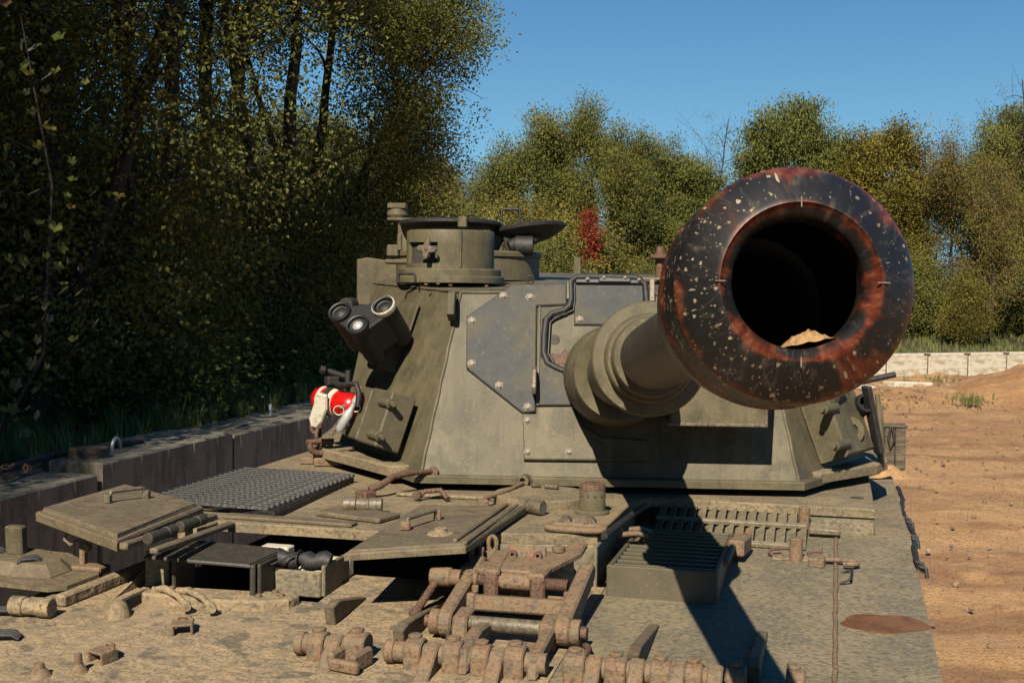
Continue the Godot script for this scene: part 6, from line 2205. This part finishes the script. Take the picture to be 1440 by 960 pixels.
	for q in first:
		var at := at_hull(q[0], q[1], 1.05, r.randf() * TAU, q[3] * r.randf_range(0.96, 1.04))
		if q[2] == 0:
			if t0 == null:
				t0 = grow("wood_tree", at, tall, "small", L1, "tree", G1)
			else:
				copy(t0, at, L1, G1)
		else:
			if s0 == null:
				s0 = grow("slender_tree", at, slim, "small", "slender forked tree with thin crown in the left wood", "tree", "slender trees of the left wood")
			else:
				copy(s0, at, "slender forked tree with thin crown in the left wood", "slender trees of the left wood")
	var b0: Node3D = null
	for d in [9.6, 10.8, 12.0, 13.8, 15.4, 17.4, 19.0, 21.0, 23.0, 25.0, 27.5, 30.0]:
		for k in 2:
			var at := at_hull(-6.6 - k * 1.4 + r.randf_range(-0.2, 0.15), d + k * 0.7, 1.0, r.randf() * TAU, r.randf_range(0.75, 1.1))
			if b0 == null:
				b0 = grow("shrub", at, bush, "broad", "dark leafy shrub along the back of the left wall", "shrub", "shrubs behind the left wall")
			else:
				copy(b0, at, "dark leafy shrub along the back of the left wall", "shrubs behind the left wall")
	# trees behind the far wall: [x, z, scale, kind]
	var kinds := {"olive": [olive, "far", "olive green bushy tree behind the far wall", "olive trees behind the far wall"], "dark": [dark, "pinnate", "deep green tree with drooping leaves behind the far wall", "deep green trees behind the far wall"], "brown": [brown, "far", "thin brown autumn tree behind the far wall", "brown autumn trees behind the far wall"], "bare": [bare, "far", "nearly bare tree with grey twigs behind the far wall", "nearly bare trees behind the far wall"], "golden": [golden, "broad", "yellow green broad-leaved tree behind the far wall", "yellow green trees behind the far wall"]}
	var made := {}
	var far := [[-1.7, -37.0, 0.80, "brown"], [-0.7, -38.5, 0.72, "olive"], [0.65, -37.2, 0.95, "olive"], [2.25, -37.0, 1.0, "olive"], [1.3, -40.0, 0.95, "olive"], [3.4, -36.0, 0.86, "olive"], [4.4, -37.5, 0.84, "olive"], [5.4, -37.0, 0.76, "dark"], [6.1, -39.0, 0.92, "bare"],
		[7.5, -37.0, 1.02, "dark"], [8.8, -37.4, 0.94, "dark"], [9.9, -36.4, 0.92, "golden"], [11.2, -37.0, 0.98, "golden"], [12.1, -35.4, 0.93, "brown"], [13.2, -36.0, 0.90, "olive"], [14.5, -36.0, 1.05, "bare"], [14.9, -37.6, 1.0, "dark"], [16.4, -37.0, 1.0, "olive"], [12.9, -34.6, 0.82, "brown"], [10.6, -39.0, 0.9, "dark"],
		[-3.4, -38.0, 0.9, "olive"], [-5.0, -39.0, 0.95, "dark"], [-6.8, -39.0, 1.0, "olive"], [-9.0, -40.0, 1.0, "dark"]]
	for i in 14:
		far.append([-8.0 + i * 2.0 + r.randf_range(-0.4, 0.4), -42.5 + r.randf_range(-1.2, 1.2), r.randf_range(0.72, 0.86), ["olive", "dark", "olive", "golden"][i % 4]])
	var named := {0: "small brown autumn tree beside the sky gap at the far line's left end", 2: "tall pale olive tree with two rounded tops left of the red creeper", 3: "tallest olive tree of the far line, directly behind the red creeper", 5: "olive tree of even height just right of the red creeper", 8: "leafless grey topped tree showing above the line left of the gun muzzle", 9: "tall deep green tree with drooping leaves directly above the gun muzzle", 11: "yellow green tree rising behind the muzzle's right shoulder", 12: "yellow green tree with rounded crown right of the muzzle", 13: "thin brown autumn tree right of the muzzle with a pale slanting trunk", 15: "bare grey limbed tall tree at the right edge of the view", 18: "low brown autumn tree just behind the grass of the far wall"}
	for qi in far.size():
		var q: Array = far[qi]
		var at := Transform3D(Basis(Vector3.UP, r.randf() * TAU) * Basis.from_scale(Vector3(r.randf_range(0.75, 1.0), 1.0, r.randf_range(0.75, 1.0)) * q[2]), Vector3(q[0], 1.2, q[1]))
		var kd: Array = kinds[q[3]]
		if not made.has(q[3]):
			made[q[3]] = grow(q[3] + "_tree", at, kd[0], kd[1], kd[2], "tree", kd[3])
		else:
			copy(made[q[3]], at, kd[2], kd[3])
		if named.has(qi):
			var o := get_child(get_child_count() - 1)
			o.set_meta("label", named[qi])
	# bushes in front of them, some yellowing
	var yb := tree_mesh(43, [[[V.call(0, 0), V.call(0.2, 0.8), V.call(0.5, 1.9)], 0.035, 0.012], [[V.call(0, 0), V.call(-0.3, 0.8), V.call(-0.5, 1.7)], 0.035, 0.012]], [
		[V.call(0, 1.6), V.call(1.0, 1.0, 0.9), 34], [V.call(0, 0.6), V.call(1.2, 0.6, 1.0), 22]], "broad", 22, 1.0, 0.5, [Color(0.10, 0.10, 0.022), Color(0.20, 0.165, 0.045), ye, 0.15])
	var y0: Node3D = null
	for q in [[-2.2, -33.6, 1.25], [-1.0, -34.4, 1.2], [0.2, -33.8, 1.25], [1.3, -34.2, 1.2], [-3.4, -33.5, 1.3], [4.6, -33.6, 0.9], [11.9, -33.6, 0.6]]:
		var at := Transform3D(Basis(Vector3.UP, r.randf() * TAU) * Basis.from_scale(Vector3.ONE * q[2]), Vector3(q[0], 1.1, q[1]))
		if y0 == null:
			y0 = grow("yellowing_bush", at, yb, "broad", "yellowing bush at the foot of the far trees", "shrub", "yellowing bushes before the far trees")
		else:
			copy(y0, at, "yellowing bush at the foot of the far trees", "yellowing bushes before the far trees")
	for q in [[2.6, -34.6, 0.9], [3.5, -34.0, 0.8], [5.6, -34.6, 1.0], [6.8, -34.2, 0.95], [8.1, -34.6, 1.0], [9.3, -34.8, 0.95], [10.5, -35.0, 0.9], [11.4, -35.4, 0.8], [12.6, -36.5, 0.9], [13.9, -36.8, 0.95], [15.0, -36.4, 1.0]]:
		copy(b0, Transform3D(Basis(Vector3.UP, r.randf() * TAU) * Basis.from_scale(Vector3.ONE * q[2]), Vector3(q[0], 1.1, q[1])), "dark low bush at the foot of the far trees", "dark bushes before the far trees")
	# red leaved creeper on the far trees
	var red := tree_mesh(45, [[[V.call(0, 0), V.call(0.05, 1.2), V.call(-0.05, 2.3), V.call(0.05, 3.3)], 0.02, 0.008]], [
		[V.call(0.02, 2.55), V.call(0.16, 0.75, 0.16), 22]], "broad", 9, 0.8, 0.22, [Color(0.22, 0.022, 0.018), Color(0.34, 0.05, 0.03), br1, 0.1])
	grow("red_creeper", Transform3D(Basis(), Vector3(1.98, 1.1, -33.4)), red, "broad", "slender creeper with bright red leaves among the far trees", "creeper")
	vine(r)

# wild vine at the left edge: its leaves are large enough to tell apart
func vine(r: RandomNumberGenerator) -> void:
	var root := hull_xf * Vector3(-5.42, 1.1, -7.2)
	var t := thing("wild_vine", Transform3D(Basis(), root), "wild vine with large yellow green leaves at the left edge", "vine")
	var g := Geo.new()
	var stems := [[Vector3(0, 0, 0), Vector3(0.1, 1.0, 0.1), Vector3(-0.1, 2.0, 0), Vector3(0.15, 3.4, 0.1)], [Vector3(0, 0, 0), Vector3(-0.4, 1.2, 0), Vector3(-0.3, 2.4, 0.2), Vector3(-0.5, 3.6, 0)], [Vector3(0, 0, 0), Vector3(0.4, 0.8, -0.1), Vector3(0.5, 1.9, 0), Vector3(0.3, 3.0, 0)]]
	for s in stems:
		g.tube(s, [0.016, 0.012, 0.009, 0.005], 6)
	part("stem", g, M.bark, t)
	g = Geo.new()
	var rim := []
	for k in 15:
		var a := -PI * 0.92 + TAU * 0.92 * k / 14.0
		rim.append(Vector3(sin(a), 0.18 * absf(sin(a)) + 0.05 * cos(a * 3.0), cos(a)) * (0.048 * (1.0 + 0.22 * cos(a * 5.0))))
	for k in 14:
		g.flat(Vector3(0, 0, 0.0), rim[k], rim[k + 1])
	var leaf := g.mesh()
	var tones := []
	for c in [Color(0.24, 0.29, 0.09), Color(0.29, 0.32, 0.10), Color(0.38, 0.35, 0.12), Color(0.20, 0.25, 0.08), Color(0.36, 0.24, 0.11)]:
		var m := plain("vine_leaf", c, 0.5)
		m.backlight_enabled = true
		m.metallic_specular = 0.2
		m.backlight = Color(0.55, 0.55, 0.55)
		tones.append(m)
	for i in 290:
		var s: Array = stems[i % 3]
		var u := r.randf() * 2.99
		var p: Vector3 = s[int(u)].lerp(s[int(u) + 1], u - int(u)) + Vector3(r.randfn(0, 0.16), r.randfn(0, 0.15), r.randfn(0, 0.13))
		var b := Basis.from_euler(Vector3(r.randf_range(0.3, 1.5), r.randf_range(-1.2, 1.2), r.randf_range(-0.6, 0.6))) * Basis.from_scale(Vector3.ONE * r.randf_range(0.45, 0.95))
		part("leaf", leaf, tones[mini(int(pow(r.randf(), 1.3) * 5), 4)], t, Transform3D(b, p))
